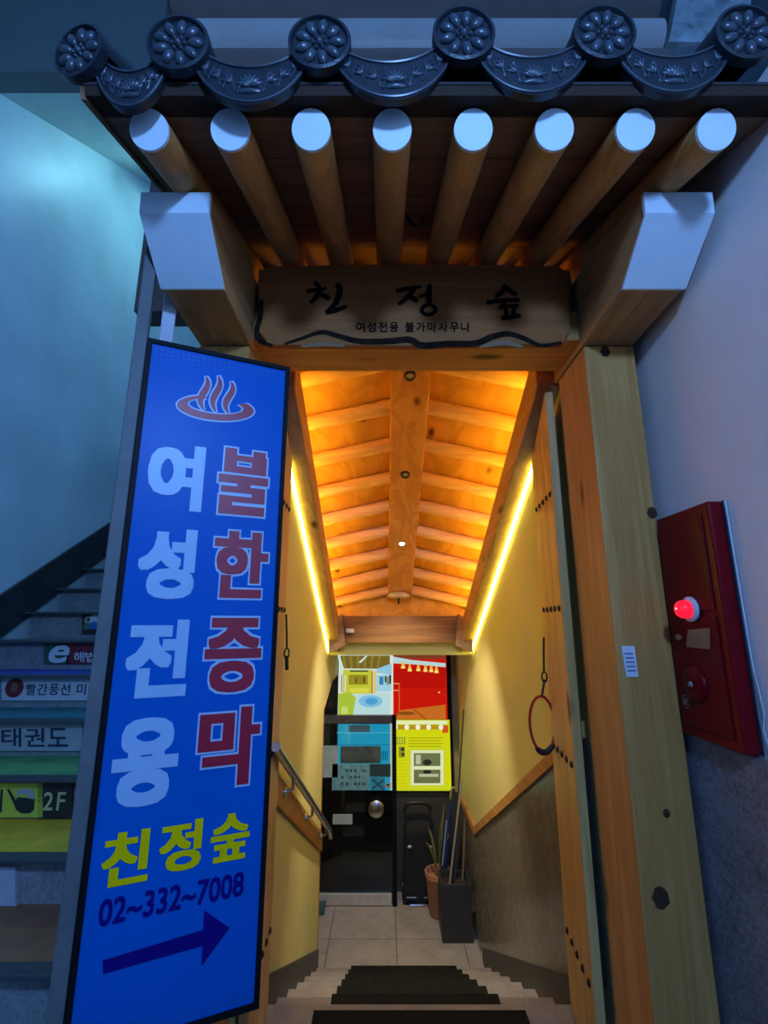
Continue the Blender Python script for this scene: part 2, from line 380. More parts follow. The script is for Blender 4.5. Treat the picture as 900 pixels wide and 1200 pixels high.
# sloping boards and round rafters
HS, HR = 2.445, 2.545             # board height (vertical) at the side and at the ridge
RAFT = wood('peeled_rafter_wood', 0, (0.84, 0.54, 0.26), (0.66, 0.37, 0.15), knots=False)
ry = [2.01 + 0.255 * k for k in range(10)]
edges = [YB] + [y for y in ry] + [Y1 + 0.02]
for sx in (-1, 1):
    xo = XC + sx * 0.66; xi = XC + sx * 0.09
    for a, b in zip(edges[:-1], edges[1:]):
        mb = MB(); q = lambda x, h, y: (x, y, hz(h, y))
        mb.hexa([q(xo, HS - .05, a + .002), q(xi, HR, a + .002), q(xi, HR + .02, a + .002), q(xo, HS - .03, a + .002)], [q(xo, HS - .05, b - .002), q(xi, HR, b - .002), q(xi, HR + .02, b - .002), q(xo, HS - .03, b - .002)])
        mb.build('ceiling_board', PLY, pc)
    for y in ry:
        mb = MB(); j = random.uniform(-.004, .004)
        p0 = Vector((XC + sx * 0.07, y, hz(HR - .05, y))); p1 = Vector((XC + sx * 0.635, y, hz(HS - .075, y)))
        pts = [p0.lerp(p1, t / 4) + Vector((0, 0, random.uniform(-.002, .002))) for t in range(5)]
        mb.tube(pts, 0.043 + j, 12); mb.build('rafter', RAFT, pc, smooth=True)
# dark caulk shells closing the back of the ceiling
mb = MB()
for sx in (-1, 1):
    xo = XC + sx * 0.78; xi = XC
    q = lambda x, h, y: (x, y, hz(h, y))
    mb.hexa([q(xo, HS - .05, YB), q(xi, HR + .06, YB), q(xi, HR + .08, YB), q(xo, HS - .02, YB)], [q(xo, HS - .05, Y1 + .1), q(xi, HR + .06, Y1 + .1), q(xi, HR + .08, Y1 + .1), q(xo, HS - .02, Y1 + .1)])
mb.build('roof_deck', DWY, pc)
HDR = wood('header_wood', 0, (0.26, 0.13, 0.045), (0.18, 0.085, 0.03), knots=False)
# end gable board and header beam
mb = MB(); ye = Y1 + 0.03
mb.prism([(XL, ye, 1.5), (XR, ye, 1.5), (XR, ye, hz(HS, ye)), (XC, ye, hz(HR + .05, ye)), (XL, ye, hz(HS, ye))], (0, 0.03, 0)); mb.build('gable_board', PLY, pc)
mb = MB(); mb.box(XL + 0.02, XR - 0.02, Y1 - 0.10, Y1 + 0.02, 1.318, 1.545); mb.build('header_beam', HDR, pc, bevel=0.006)
mb = MB(); mb.box(XL, XR, Y1 + 0.02, Y1 + 0.14, 1.21, 1.5); mb.build('transom_board', CREAM, pc)
for sx in (-1, 1):
    xo = XC + sx * 0.60; xi = XC + sx * 0.50
    mb = MB(); mb.prism([(xo, Y1 - 0.22, 1.50), (xi, Y1 - 0.14, 1.56), (xi - sx * .03, Y1 - 0.14, 1.30), (xo, Y1 - 0.22, 1.24)], (0, 0.06, 0)); mb.build('corner_brace', DWX, pc)

# ------------------------------------------------------------------ LED strips: under the side beams and assumed, unseen ones in the cove above them
LEDM = emit('warm_led', (0.90, 0.84, 0.13), 15.0)
LEDC = emit('assumed_cove_led', (1.0, 0.53, 0.035), 36.0)
for lab, xa, xb in (('warm yellow light strip along the top of the left passage wall', XL + 0.002, XL + 0.016), ('warm yellow light strip along the top of the right passage wall', XR - 0.016, XR - 0.002)):
    mb = MB(); mb.hexa(*slopebox(xa, xb, 2.31, Y1 - 0.03, 1.962, 1.984)); tag(mb.build('light_strip', LEDM), lab, 'light strip', 'passage wall light strips')
for lab, xa, xb in (('assumed hidden cove light strip on top of the left ceiling beam', XL + 0.015, XL + 0.035), ('assumed hidden cove light strip on top of the right ceiling beam', XR - 0.035, XR - 0.015)):
    mb = MB(); mb.hexa(*slopebox(xa, xb, YB + .02, Y1 - 0.03, 2.172, 2.182)); tag(mb.build('light_strip', LEDC), lab, 'light strip', 'assumed cove light strips')
# recessed downlights in the ridge beam
def downlight(py, lit, lab):
    d = ray(XC * 0 + 450, py); Y = 2.41 / ((d.z / d.y) + SL); c = Vector((XC - 0.005, Y, hz(2.41, Y)))
    n = Vector((0, -SL, -1)).normalized()
    t = thing('downlight', c, lab, 'downlight', 'recessed downlights in the ridge beam')
    MB().lathe([(0.018, 0.0), (0.031, 0.0), (0.031, 0.006), (0.024, 0.009), (0.018, 0.004), (0.018, 0.0)], c, n, 24).build('bezel', BLACKP if not lit else STEEL, t, smooth=True)
    MB().lathe([(0.017, 0.0), (0.016, 0.004), (0.006, 0.0055)], c, n, 16).build('lens', emit('downlight_glow', (1.0, 0.93, 0.80), 60) if lit else mat('unlit_lens', (0.45, 0.42, 0.36), 0.2), t, smooth=True)
    if lit:
        l = bpy.data.lights.new('downlight_beam', 'SPOT'); l.energy = 120; l.color = (1.0, 0.90, 0.74); l.spot_size = R(88); l.spot_blend = 0.6; l.shadow_soft_size = 0.03
        lo = bpy.data.objects.new('downlight_beam', l); COL.objects.link(lo); lo.location = c + n * 0.02; lo.rotation_euler = (R(14), 0, 0)
downlight(440, False, 'dark recessed downlight in the ridge beam right behind the lintel')
downlight(556, False, 'unlit black-rimmed downlight in the middle of the ridge beam')
downlight(637, True, 'lit white downlight shining from the ridge beam')
# smoke detector below the end of the ridge beam
c = Vector((P(467, 706, Y1 - 0.10).x, Y1 - 0.13, P(467, 702, Y1 - 0.13).z + 0.01))
t = thing('smoke_detector', c, 'round pale smoke detector hanging under the far end of the ridge beam', 'detector')
MB().lathe([(0.045, 0.05), (0.075, 0.045), (0.098, 0.02), (0.098, 0.008), (0.06, -0.004)], c, (0, 0, 1), 28).build('body', mat('aged_white_plastic', (0.55, 0.5, 0.42), 0.5), t, smooth=True)
MB().lathe([(0.012, 0.0), (0.012, -0.045), (0.006, -0.055)], c, (0, 0, 1), 12).build('sensor_tip', BLACKP, t, smooth=True)
c = P(411, 739, Y1 - 0.115); mb = MB(); mb.box(c.x - .04, c.x + .03, Y1 - .135, Y1 - .10, c.z - .018, c.z + .018)
tag(mb.build('emergency_lamp', mat('white_device', (0.6, 0.58, 0.52), 0.4), bevel=0.006), 'tiny white device on the left end of the header beam', 'device')

# ================================================================== GATE
POSTX = ((-0.69, -0.50), (0.745, 0.93))
labs = ('pine gate post on the left, mostly behind the blue sign', 'square pine gate post on the right beside the red box')
for (a, b), lb in zip(POSTX, labs):
    t = thing('gate_post', ((a + b) / 2, GY + .13, 0), lb, 'post', 'gate posts')
    mb = MB(); mb.box(a, b, GY, GY + 0.27, 0.0, 2.50); mb.build('shaft', WZ, t, bevel=0.006)
    if a > 0:
        KN = mat('dark_wood_knot', (0.07, 0.035, 0.02), 0.8, var=0.4, vscale=80, spec=0.05)
        for px, py, r in ((709, 412, 0.022), (764, 601, 0.021), (781, 953, 0.013), (774, 1052, 0.03)):
            c = P(px, py, GY); n = 14
            pts = [c + Vector((r * 0.8 * math.cos(6.283 * i / n) * (1 + .15 * math.sin(3 * i)), -0.0012, r * math.sin(6.283 * i / n))) for i in range(n)]
            MB().poly(pts).build('knot', KN, t, fix=False)
for (a, b), lb in zip(POSTX, ('white-painted end of projecting beam over the left gate post', 'white-painted end of projecting beam over the right gate post')):
    t = thing('projecting_beam', ((a + b) / 2, 1.45, 2.5), lb, 'beam', 'projecting gate beams')
    x0, x1 = (a + .004, b + .004) if a < 0 else (a - .006, b - .002)
    prof = [(1.135, 2.682), (1.138, 2.62), (1.298, 2.503), (1.9, 2.503), (1.9, 2.79), (1.46, 2.79)]
    MB().prism([(x0, y, z) for y, z in prof], (x1 - x0, 0, 0)).build('beam_body', BEAMW, t, bevel=0.004)
    pf = [(1.122, 2.686), (1.126, 2.62), (1.286, 2.499), (1.298, 2.503), (1.138, 2.62), (1.137, 2.686)]
    g = 0.003
    MB().prism([(x0 - g, y, z) for y, z in pf[0:2] + pf[4:6]], (x1 - x0 + 2 * g, 0, 0)).prism([(x0 - g, y, z) for y, z in pf[1:5]], (x1 - x0 + 2 * g, 0, 0)).build('painted_end', WHITE, t)
# lintel and plate beam
t = thing('lintel', (XC, GY + .12, 2.535), 'pine lintel beam across the gate below the signboard', 'lintel')
mb = MB(); mb.box(-0.50, 0.745, GY + 0.02, GY + 0.25, 2.535, 2.66); mb.build('lower_beam', WX, t, bevel=0.004)
mb = MB(); mb.box(-0.50, 0.745, GY + 0.05, GY + 0.20, 2.66, 2.87); mb.build('upper_beam', DWX, t)
# signboard
BY = GY - 0.012
sb = thing('wooden_signboard', (0.12, BY, 2.53), 'dark wooden name board with black brush letters above the gate opening', 'signboard')
bl = [(303, 322), (312, 312), (480, 309), (655, 312), (668, 322), (669, 385), (660, 403), (480, 405), (315, 404), (303, 388)]
MB().prism([P(x, y, BY) for x, y in bl], (0, 0.03, 0)).build('board', BOARD, sb, bevel=0.004)
def stroke(mb, pts, w0, w1, w2, n=(0, -1, 0)):
    q = [P(x, y, BY - 0.0015) for x, y in pts]
    # resample
    out = []; ws = []
    tot = len(q) - 1; N = 5 * tot
    for i in range(N + 1):
        t = i / N * tot; k = min(int(t), tot - 1); f = t - k; u = i / N
        p0, p1, p2, p3 = q[max(k - 1, 0)], q[k], q[k + 1], q[min(k + 2, tot)]
        out.append(0.5 * ((2 * p1) + (p2 - p0) * f + (2 * p0 - 5 * p1 + 4 * p2 - p3) * f * f + (3 * p1 - p0 - 3 * p2 + p3) * f ** 3))
        ws.append((w0 * (1 - u) ** 2 + 2 * w1 * u * (1 - u) + w2 * u * u) * 0.0031)
    mb.ribbon(out, ws, n)
A = lambda x, y: (290 + x / 4.737, 290 + y / 4.737)
B = lambda x, y: (450 + x / 2.25, 180 + y / 2.25)
C = lambda x, y: (480 + x / 4.286, 290 + y / 4.286)
mb = MB()
for pts, ws in (([A(372, 190), A(402, 222)], (4, 8, 5)), ([A(328, 244), A(380, 236), A(440, 226)], (6, 7, 4)), ([A(405, 228), A(385, 270), A(348, 308)], (5, 8, 4)), ([A(398, 252), A(455, 284)], (4, 9, 6)),
                ([A(500, 200), A(512, 240), A(488, 310), A(440, 356)], (7, 10, 4)), ([A(432, 360), A(480, 352), A(552, 326)], (6, 8, 5))): stroke(mb, pts, *ws)
mb.build('brush_letter', INK, sb, fix=False)
mb = MB()
for pts, ws in (([B(32, 362), B(62, 356), B(98, 350)], (6, 7, 4)), ([B(82, 352), B(66, 374), B(38, 398)], (5, 9, 4)), ([B(62, 372), B(90, 390)], (5, 9, 5)), ([B(92, 378), B(116, 370)], (4, 6, 4)),
                ([B(122, 345), B(118, 372), B(120, 400)], (5, 9, 6)), ([B(118, 398), B(104, 404), B(100, 416), B(112, 424), B(128, 422), B(136, 412), B(130, 402), B(118, 398)], (5, 5.5, 5))): stroke(mb, pts, *ws)
mb.build('brush_letter', INK, sb, fix=False)
mb = MB()
for pts, ws in (([C(484, 186), C(465, 222), C(430, 250)], (5, 10, 4)), ([C(478, 195), C(510, 222), C(540, 240)], (5, 9, 5)), ([C(386, 278), C(450, 268), C(552, 262)], (6, 6, 6)), ([C(468, 272), C(474, 300)], (6, 8, 6)),
                ([C(448, 302), C(500, 294), C(550, 290)], (5, 6, 5)), ([C(484, 304), C(487, 344)], (5, 7, 5)), ([C(526, 298), C(518, 342)], (5, 7, 5)), ([C(460, 354), C(510, 350), C(558, 340)], (6, 7, 5))): stroke(mb, pts, *ws)
mb.build('brush_letter', INK, sb, fix=False)
letter_row('small_letter', '여성전용 불가마사우나', 416, 552, 389.5, 377.5, BY, INK, sb, bold=0.02, gap=0.18, lift=0.0015)
GREYW = mat('grey_ink_wash', (0.022, 0.013, 0.008), 0.9, var=0.5, vscale=40, spec=0.03); PALEW = mat('pale_ink_wash', (0.30, 0.18, 0.10), 0.8, spec=0.05)
mb = MB(); stroke(mb, [A(205, 535), A(300, 505), A(410, 470), A(500, 490), A(620, 520), A(780, 520), A(900, 512), C(60, 492), C(200, 484), C(330, 482), C(420, 446), C(500, 434), C(580, 458), C(660, 492), C(765, 478)], 3, 14, 4)
mb.build('brush_landscape', GREYW, sb, fix=False)
mb = MB(); stroke(mb, [A(78, 290), A(72, 380), A(50, 470), A(70, 520), A(140, 545)], 4, 9, 4); mb.build('brush_stroke', GREYW, sb, fix=False)
mb = MB(); stroke(mb, [A(300, 550), A(420, 538), A(540, 548)], 2, 7, 2); mb.build('brush_highlight', PALEW, sb, fix=False); mb = MB(); stroke(mb, [C(350, 500), C(470, 478), C(570, 500)], 2, 12, 2); mb.build('brush_highlight', PALEW, sb, fix=False)

# ------------------------------------------------------------------ roof of the gate
RS = 0.37                                     # slope of the eave
def rz(Y): return 2.665 + (Y - 0.93) * RS     # rafter centre line
rf = thing('tiled_roof', (XC, 0.95, 2.6), 'dark tiled eave roof on round rafters with white ends over the gate', 'roof')
RD = Vector((0, 1, RS)).normalized()
RAFX = [-0.571 + 0.197 * k for k in range(8)]
for i, x in enumerate(RAFX):
    p0 = Vector((x, 0.93, rz(0.93))); mb = MB(); L_ = 1.15
    mb.tube([p0 + RD * (L_ * t / 4) for t in range(5)], [0.0475, 0.0485, 0.049, 0.049, 0.049], 20)
    ra = mb.build('rafter', WY, rf, smooth=True)
    mb = MB(); mb.lathe([(0.047, -0.004), (0.0478, 0.004)], p0, RD, 28); mb.build('painted_end', WHITE, ra)
# boards on top of the rafters
NRM = Vector((0, -RS, 1)).normalized()
XA, XB = -0.70, WRX
def roofpt(x, s, h): return Vector((x, 0.84, rz(0.84))) + RD * s + NRM * h
ss = [0.055, 0.13, 0.30, 0.50, 0.70, 0.90, 1.10, 1.30, 1.52]
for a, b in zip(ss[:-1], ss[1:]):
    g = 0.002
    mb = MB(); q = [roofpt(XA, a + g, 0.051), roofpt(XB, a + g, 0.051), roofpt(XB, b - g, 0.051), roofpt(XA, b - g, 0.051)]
    mb.prism(q, NRM * 0.022); mb.build('roof_board' if a > .1 else 'eave_board', DWX if a > .1 else mat('shade_toned_eave_wood', (0.05, 0.03, 0.022), 0.8, spec=0.1), rf)  # front board's colour is darkened to carry the shadow under the tiles
mb = MB(); q = [roofpt(XA, 0.055, 0.073), roofpt(XB, 0.055, 0.073), roofpt(XB, 1.52, 0.073), roofpt(XA, 1.52, 0.073)]; mb.prism(q, NRM * 0.006); mb.build('roof_bed', mat('dark_roof_clay', (0.03, 0.028, 0.028), 0.9), rf)
# verge board on the left
mb = MB(); mb.prism([roofpt(XA - .012, 0.06, 0.045), roofpt(XA - .012, 1.5, 0.045), roofpt(XA - .012, 1.5, 0.08), roofpt(XA - .012, 0.06, 0.08)], (0.012, 0, 0)); mb.build('verge_board', DWY, rf)
# round end tiles with flower relief
TY = 0.835
def flower(mb, c, U, V, N, r):
    M = Matrix((U, V, N)).transposed()
    for k in range(9):
        a = 2 * math.pi * k / 9; d = U * math.cos(a) + V * math.sin(a); e = N.cross(d)
        M2 = Matrix((d, e, N)).transposed()
        mb.ball(c + d * r * 0.56 + N * 0.001, r * 0.27, r * 0.165, 0.011, 10, 6, M2)
    mb.ball(c, r * 0.13, r * 0.13, 0.012, 10, 6, M)
    for k in range(6):
        a = 2 * math.pi * k / 6; d = U * math.cos(a) + V * math.sin(a); mb.ball(c + d * r * 0.2, r * 0.07, r * 0.07, 0.008, 8, 5, M)
def round_tile(px, py, yaw=0.0, Y=TY, r=0.072, courses=3, verge=False):
    c = P(px, py, Y)
    N = Vector((0, -1, -0.10)).normalized(); ax = RD.copy()
    if yaw: Mz = Matrix.Rotation(yaw, 3, 'Z'); N = Mz @ N; ax = Mz @ ax
    U = Vector((0, 0, 1)).cross(N).normalized(); V = N.cross(U).normalized()
    mb = MB()
    # disc plate with raised rim
    mb.lathe([(0.0, -0.012), (r, -0.012), (r, 0.010), (r * 0.90, 0.012), (r * 0.86, 0.004), (0.0, 0.004)], c, N, 36)
    # half-round body behind it
    L = 0.34; n = 14; vs = []; fs = []
    for i in range(3):
        for j in range(n + 1):
            a = math.pi * 1.15 * j / n - math.pi * 0.075
            vs.append(c + ax * (0.008 + L * i / 2) - N * 0 + (U * math.cos(a) + V * math.sin(a)) * (r * 0.97))
        for j in range(n + 1):
            a = math.pi * 1.15 * (n - j) / n - math.pi * 0.075
            vs.append(c + ax * (0.008 + L * i / 2) + (U * math.cos(a) + V * math.sin(a)) * (r * 0.78))
    m2 = 2 * (n + 1)
    for i in range(2):
        for j in range(m2): fs.append((i * m2 + j, i * m2 + (j + 1) % m2, (i + 1) * m2 + (j + 1) % m2, (i + 1) * m2 + j))
    fs += [tuple(range(m2))[::-1], tuple(2 * m2 + j for j in range(m2))]
    mb.add(vs, fs)
    tl = mb.build('round_tile', TILE, rf, smooth=True)
    mf = MB(); flower(mf, c + N * 0.004, U, V, N, r); mf.build('flower_relief', TILER, tl, smooth=True)
    for k in range(1, courses):
        o = tl.copy(); COL.objects.link(o); o.name = 'round_tile'
        me = MB(); 
        # upper course: the body only, set a little higher up the slope
        me.tube([c + ax * (0.30 * k + 0.03 + 0.31 * s_) + NRM * 0.004 * k for s_ in (0, 1)], r * 0.95, 20)
        o2 = me.build('round_tile', TILE, rf, smooth=True); bpy.data.objects.remove(o)
    return c
TP = [(210, 54), (375, 53), (543, 43), (707, 42), (872, 42)]
cs = [round_tile(95, 63, R(-14), 0.85, 0.068, 2)]
for px, py in TP: cs.append(round_tile(px, py))
# concave drip tiles between them
def drip_tile(c0, c1, sc_=1.0):
    mid = (c0 + c1) / 2; dx = (c1 - c0); W = dx.length; U = dx.normalized(); V = Vector((0, 0, 1)); N = U.cross(V) * 1.0
    if N.y > 0: N = -N
    N = (N + Vector((0, 0, -0.12))).normalized(); V = N.cross(U).normalized()
    if V.z < 0: V = -V
    hw = W / 2 - 0.030
    n = 18; top = []; bot = []
    for j in range(n + 1):
        t = -1 + 2 * j / n
        top.append((t * hw, 0.022 - 0.075 * (1 - t * t) ** 0.62))
        bot.append((t * hw * 1.0, -0.036 - 0.117 * (1 - t * t) ** 0.62))
    base = mid - N * 0.016 + V * 0.012
    mb = MB()
    f = lambda p, d: base + U * p[0] + V * p[1] + N * d
    vs = [f(p, 0.008) for p in top] + [f(p, 0.008) for p in bot] + [f(p, -0.010) for p in top] + [f(p, -0.010) for p in bot]
    k = n + 1; fs = []
    for j in range(n):
        fs += [(j, j + 1, k + j + 1, k + j), (2 * k + j, 3 * k + j, 3 * k + j + 1, 2 * k + j + 1), (j, 2 * k + j, 2 * k + j + 1, j + 1), (k + j, k + j + 1, 3 * k + j + 1, 3 * k + j)]
    fs += [(0, k, 3 * k, 2 * k), (n, 2 * k + n, 3 * k + n, k + n)]
    mb.add(vs, fs)
    # trough running back up the roof
    vs = []; fs = []
    for i in range(3):
        for h in (0, 0.014):
            for j in range(n + 1): vs.append(base + U * top[j][0] + V * (top[j][1] - h) + RD * (0.32 * i / 2) + N * 0.002)
    m2 = 2 * k
    for i in range(2):
        for j in range(n):
            a = i * m2 + j; fs += [(a, a + 1, a + m2 + 1, a + m2), (a + k, a + m2 + k, a + m2 + k + 1, a + k + 1)]
    mb.add(vs, fs)
    tl = mb.build('drip_tile', TILE, rf, smooth=True)
    m = MB(); M = Matrix((U, V, N)).transposed()
    def arcp(t, s_):
        a_ = 1 - t * t; tp = 0.022 - 0.075 * a_ ** 0.62; bt = -0.036 - 0.117 * a_ ** 0.62
        return (t * hw, tp + (bt - tp) * s_)
    for s_ in (0.06, 0.94): m.tube([f(arcp(-0.97 + 1.94 * j / 20, s_), 0.009) for j in range(21)], 0.0035, 6)
    # lotus in the middle
    cc = arcp(0, 0.55)
    for k_ in range(-3, 4):
        a = k_ * 0.42; d = U * math.sin(a) + V * math.cos(a); M2 = Matrix((d, N.cross(d), N)).transposed()
        m.ball(f(cc, 0.008) + d * 0.017, 0.016, 0.006, 0.006, 8, 5, M2)
    m.ball(f((cc[0], cc[1] - .012), 0.008), 0.026, 0.007, 0.006, 10, 5, M)
    # scrolling leaves to both sides
    for sg in (-1, 1):
        for t in (0.33, 0.55, 0.76):
            p = arcp(sg * t, 0.5); q = arcp(sg * (t + .06), 0.42); d = (U * (q[0] - p[0]) + V * (q[1] - p[1])).normalized()
            for e_ in (0.7, -0.7, 0.0):
                dd = Matrix.Rotation(e_, 3, N) @ d; M2 = Matrix((dd, N.cross(dd), N)).transposed()
                m.ball(f(p, 0.008) + dd * 0.011, 0.013, 0.0045, 0.005, 8, 5, M2)
        m.tube([f(arcp(sg * (0.16 + 0.72 * j / 14), 0.5 + 0.26 * math.sin(j * 1.25)), 0.009) for j in range(15)], 0.0022, 5)
    m.build('lotus_relief', TILER, tl, smooth=True)
    for kk in (1, 2):
        mm = MB(); vs = []; fs = []
        for i in range(2):
            for j in range(n + 1): vs.append(base + U * top[j][0] + V * top[j][1] + RD * (0.30 * kk + 0.32 * i) - NRM * 0.004)
            for j in range(n + 1): vs.append(base + U * top[j][0] + V * (top[j][1] - .014) + RD * (0.30 * kk + 0.32 * i) - NRM * 0.004)
        for j in range(n): fs += [(j, j + 1, m2 + j + 1, m2 + j), (k + j, m2 + k + j, m2 + k + j + 1, k + j + 1)]
        mm.add(vs, fs); mm.build('drip_tile', TILE, rf, smooth=True)
for a, b in zip(cs[:-1], cs[1:]): drip_tile(a, b)
# little bent iron hook under the boards
mb = MB(); mb.tube([P(476, 252, 1.35), P(481, 260, 1.35), P(488, 266, 1.34), P(494, 262, 1.34), P(495, 254, 1.34)], 0.005, 8); tag(mb.build('iron_hook', IRON, smooth=True), 'small bent black hook under the boards between two eave rafters', 'hook')

# ------------------------------------------------------------------ gate leaves opened inward
LFW = wood('pale_leaf_wood', 2, (0.72, 0.46, 0.17), (0.58, 0.33, 0.10), rough=0.4)
def leaf(sgn, lab):
    xn, xf = (0.694, 0.735) if sgn > 0 else (-0.445, -0.457)
    a = Vector((xn, 1.90, 0)); b = Vector((xf, 2.27, 0)); d = (b - a).normalized(); n = Vector((-d.y, d.x, 0)) * sgn    # inward normal
    if n.x * sgn > 0: n = -n
    t = thing('gate_leaf', (a + b) / 2 + Vector((0, 0, 0.02)), lab, 'gate leaf', 'gate leaves')
    th = 0.033; Wd = (b - a).length; np_ = 3
    for i in range(np_):
        p = a + d * (Wd * i / np_ + .001); q = a + d * (Wd * (i + 1) / np_ - .001)
        zp, zq = min(2.48, hz(1.955, p.y) - .01), min(2.48, hz(1.955, q.y) - .01); up = lambda v, z: Vector((v.x, v.y, z))
        MB().hexa([up(p, .02), up(q, .02), up(q - n * th, .02), up(p - n * th, .02)], [up(p, zp), up(q, zq), up(q - n * th, zq), up(p - n * th, zp)]).build('plank', LFW, t, bevel=0.003)
    for z in (0.30, 0.98, 1.55, 2.02):
        for i in range(5):
            c = a + d * (Wd * (0.12 + 0.19 * i)) + Vector((0, 0, z))
            MB().lathe([(0.013, 0), (0.012, 0.004), (0.006, 0.008)], c, n, 12).build('stud', IRON, t, smooth=True)
    return a, d, n, Wd
la = leaf(1, 'studded plank gate leaf opened against the right passage wall')
lb_ = leaf(-1, 'plank gate leaf folded back on the left behind the blue sign')
# chain hook on both leaves
def hook(a, d, n, Wd, z, lab):
    c = a + d * (Wd * 0.86) + n * 0.012 + Vector((0, 0, z))
    t = thing('door_hook', c, lab, 'hook')
    mb = MB(); mb.tube([c + Vector((0, 0, 0.15)), c + n * .006 + Vector((0, 0, 0.07)), c + n * .010], 0.0045, 8); mb.build('stem', IRON, t, smooth=True)
    mb = MB(); mb.tube([c + n * .010 + Vector((0.011 * math.cos(q), 0, -0.02 + 0.022 * math.sin(q))) for q in [6.283 * i / 14 for i in range(14)]], 0.0035, 6, closed=True); mb.build('ring', IRON, t, smooth=True)
    return c + n * .010
hk = hook(*la, 1.28, 'black iron hook on the right gate leaf holding the red loop')
hk2 = hook(*lb_, 1.38, 'black iron hook on the left wall side beside the blue sign')
mb = MB(); mb.tube([hk2 + Vector((0, 0, -0.03)), hk2 + Vector((0.004, 0, -0.09))], 0.008, 8); tag(mb.build('padlock_strap', IRON, smooth=True), 'short black strap hanging from the left gate hook', 'strap')
# red cable lock
Yk = hk.y
t = thing('cable_lock', P(635, 880, Yk), 'red cable lock loop hanging from the right gate leaf', 'lock')
ctr = P(635.5, 848, Yk); rx = (P(651, 848, Yk) - P(620, 848, Yk)).x / 2; rzz = (P(635, 815, Yk) - P(635, 880, Yk)).z / 2
mb = MB(); mb.tube([ctr + Vector((rx * math.cos(q), 0.01 * math.cos(q), rzz * math.sin(q))) for q in [6.283 * i / 36 for i in range(36)]], 0.0058, 8, closed=True); mb.build('red_cable', mat('red_cable', (0.45, 0.008, 0.012), 0.35), t, smooth=True)
mb = MB(); mb.tube([ctr + Vector((rx * math.cos(q) * 1.03, 0.008 * math.cos(q), rzz * math.sin(q) * 1.03)) for q in [R(235) + R(75) * i / 8 for i in range(9)]], [0.008, 0.012, 0.013, 0.013, 0.013, 0.013, 0.013, 0.012, 0.008], 10); mb.build('lock_body', BLACKP, t, smooth=True)
mb = MB(); mb.tube([hk + Vector((0, 0, -0.03)), ctr + Vector((0.006, 0, rzz))], 0.005, 8); mb.build('strap', BLACKP, t, smooth=True)

# ------------------------------------------------------------------ notice sticker on the post
mb = MB(); q = [P(728, 757, GY), P(743, 757, GY), P(748, 793, GY), P(734, 793, GY)]; mb.prism(q, (0, -0.0015, 0))
st = thing('notice_sticker', P(738, 793, GY), 'small white notice sticker on the right gate post', 'sticker'); mb.build('paper', mat('sticker_paper', (0.75, 0.75, 0.8), 0.5), st)
mb = MB()
for i in range(5): mb.poly([P(732 + i * .8, 765 + i * 5, GY - .0022), P(742 + i * .8, 765 + i * 5, GY - .0022), P(742.2 + i * .8, 767 + i * 5, GY - .0022), P(732.2 + i * .8, 767 + i * 5, GY - .0022)])
mb.build('print_lines', mat('grey_print', (0.2, 0.2, 0.3), 0.6), st, fix=False)

# ================================================================== RED FIRE ALARM BOX on the right wall
FX = 0.922; RED = mat('dark_red_enamel', (0.20, 0.004, 0.008), 0.3, var=0.06, vscale=8, spec=0.12); REDD = mat('red_enamel_door', (0.17, 0.003, 0.007), 0.3, var=0.1, vscale=8, spec=0.12)
fy0, fy1, fz0, fz1 = 1.325, 1.592, 1.165, 1.835
fb = thing('fire_alarm_box', (FX, 1.45, fz0), 'dark red fire alarm box with glowing red lamp on the right wall', 'alarm box')
mb = MB(); mb.box(FX, WRX, fy0, fy1, fz0, fz1); mb.build('body', RED, fb, bevel=0.006)
mb = MB(); mb.box(FX - 0.005, FX, fy0 + 0.032, fy1 - 0.02, 1.53, fz1 - 0.03).box(FX - 0.005, FX, fy0 + 0.032, fy1 - 0.02, fz0 + .03, 1.515)
mb.build('door_panel', REDD, fb, bevel=0.002)
mb = MB(); mb.box(WRX - 0.004, WRX, fy0 - 0.006, fy0, fz0, fz1); mb.build('back_flange', mat('dark_flange', (0.03, 0.03, 0.05), 0.5), fb)
c = PX(811, 714, FX - .005); n = Vector((-1, 0, 0))
lp = MB().lathe([(0.034, 0), (0.037, 0.003), (0.037, 0.009), (0.031, 0.013), (0.022, 0.013)], c, n, 28).build('lamp_base', mat('white_lamp_ring', (0.7, 0.7, 0.72), 0.35), fb, smooth=True)
red_m = mat('red_lamp_glass', (0.8, 0.01, 0.03), 0.12, var=0.0)
rb_ = red_m.node_tree.nodes['Principled BSDF']; rb_.inputs['Emission Color'].default_value = (1, 0.01, 0.035, 1); rb_.inputs['Emission Strength'].default_value = 1.1
MB().lathe([(0.024, 0.010), (0.027, 0.020), (0.026, 0.032), (0.021, 0.041), (0.012, 0.047), (0.001, 0.049)], c, n, 24).build('lamp_glass', red_m, lp, smooth=True)
cb = c + n * 0.043
MB().ball(cb + Vector((-.0065, -.004, .002)), 0.003, 0.003, 0.003, 8, 6).build('lamp_filament', emit('red_filament', (1.0, 0.25, 0.3), 3), lp, smooth=True)
c = PX(815, 802, FX - .005)
MB().lathe([(0.052, 0), (0.050, 0.006), (0.040, 0.012), (0.015, 0.014)], c, n, 28).build('speaker_cover', REDD, fb, smooth=True)
MB().lathe([(0.010, 0.013), (0.007, 0.019), (0.001, 0.020)], c, n, 14).build('speaker_boss', mat('dull_boss', (0.3, 0.22, 0.2), 0.3), fb, smooth=True)
mb = MB(); q = [PX(x, y, FX - .0065) for x, y in ((806, 738), (832, 736), (832, 761), (804, 758))]; mb.poly(q); mb.build('tape_patch', mat('old_tape', (0.30, 0.20, 0.10), 0.6), fb, fix=False)
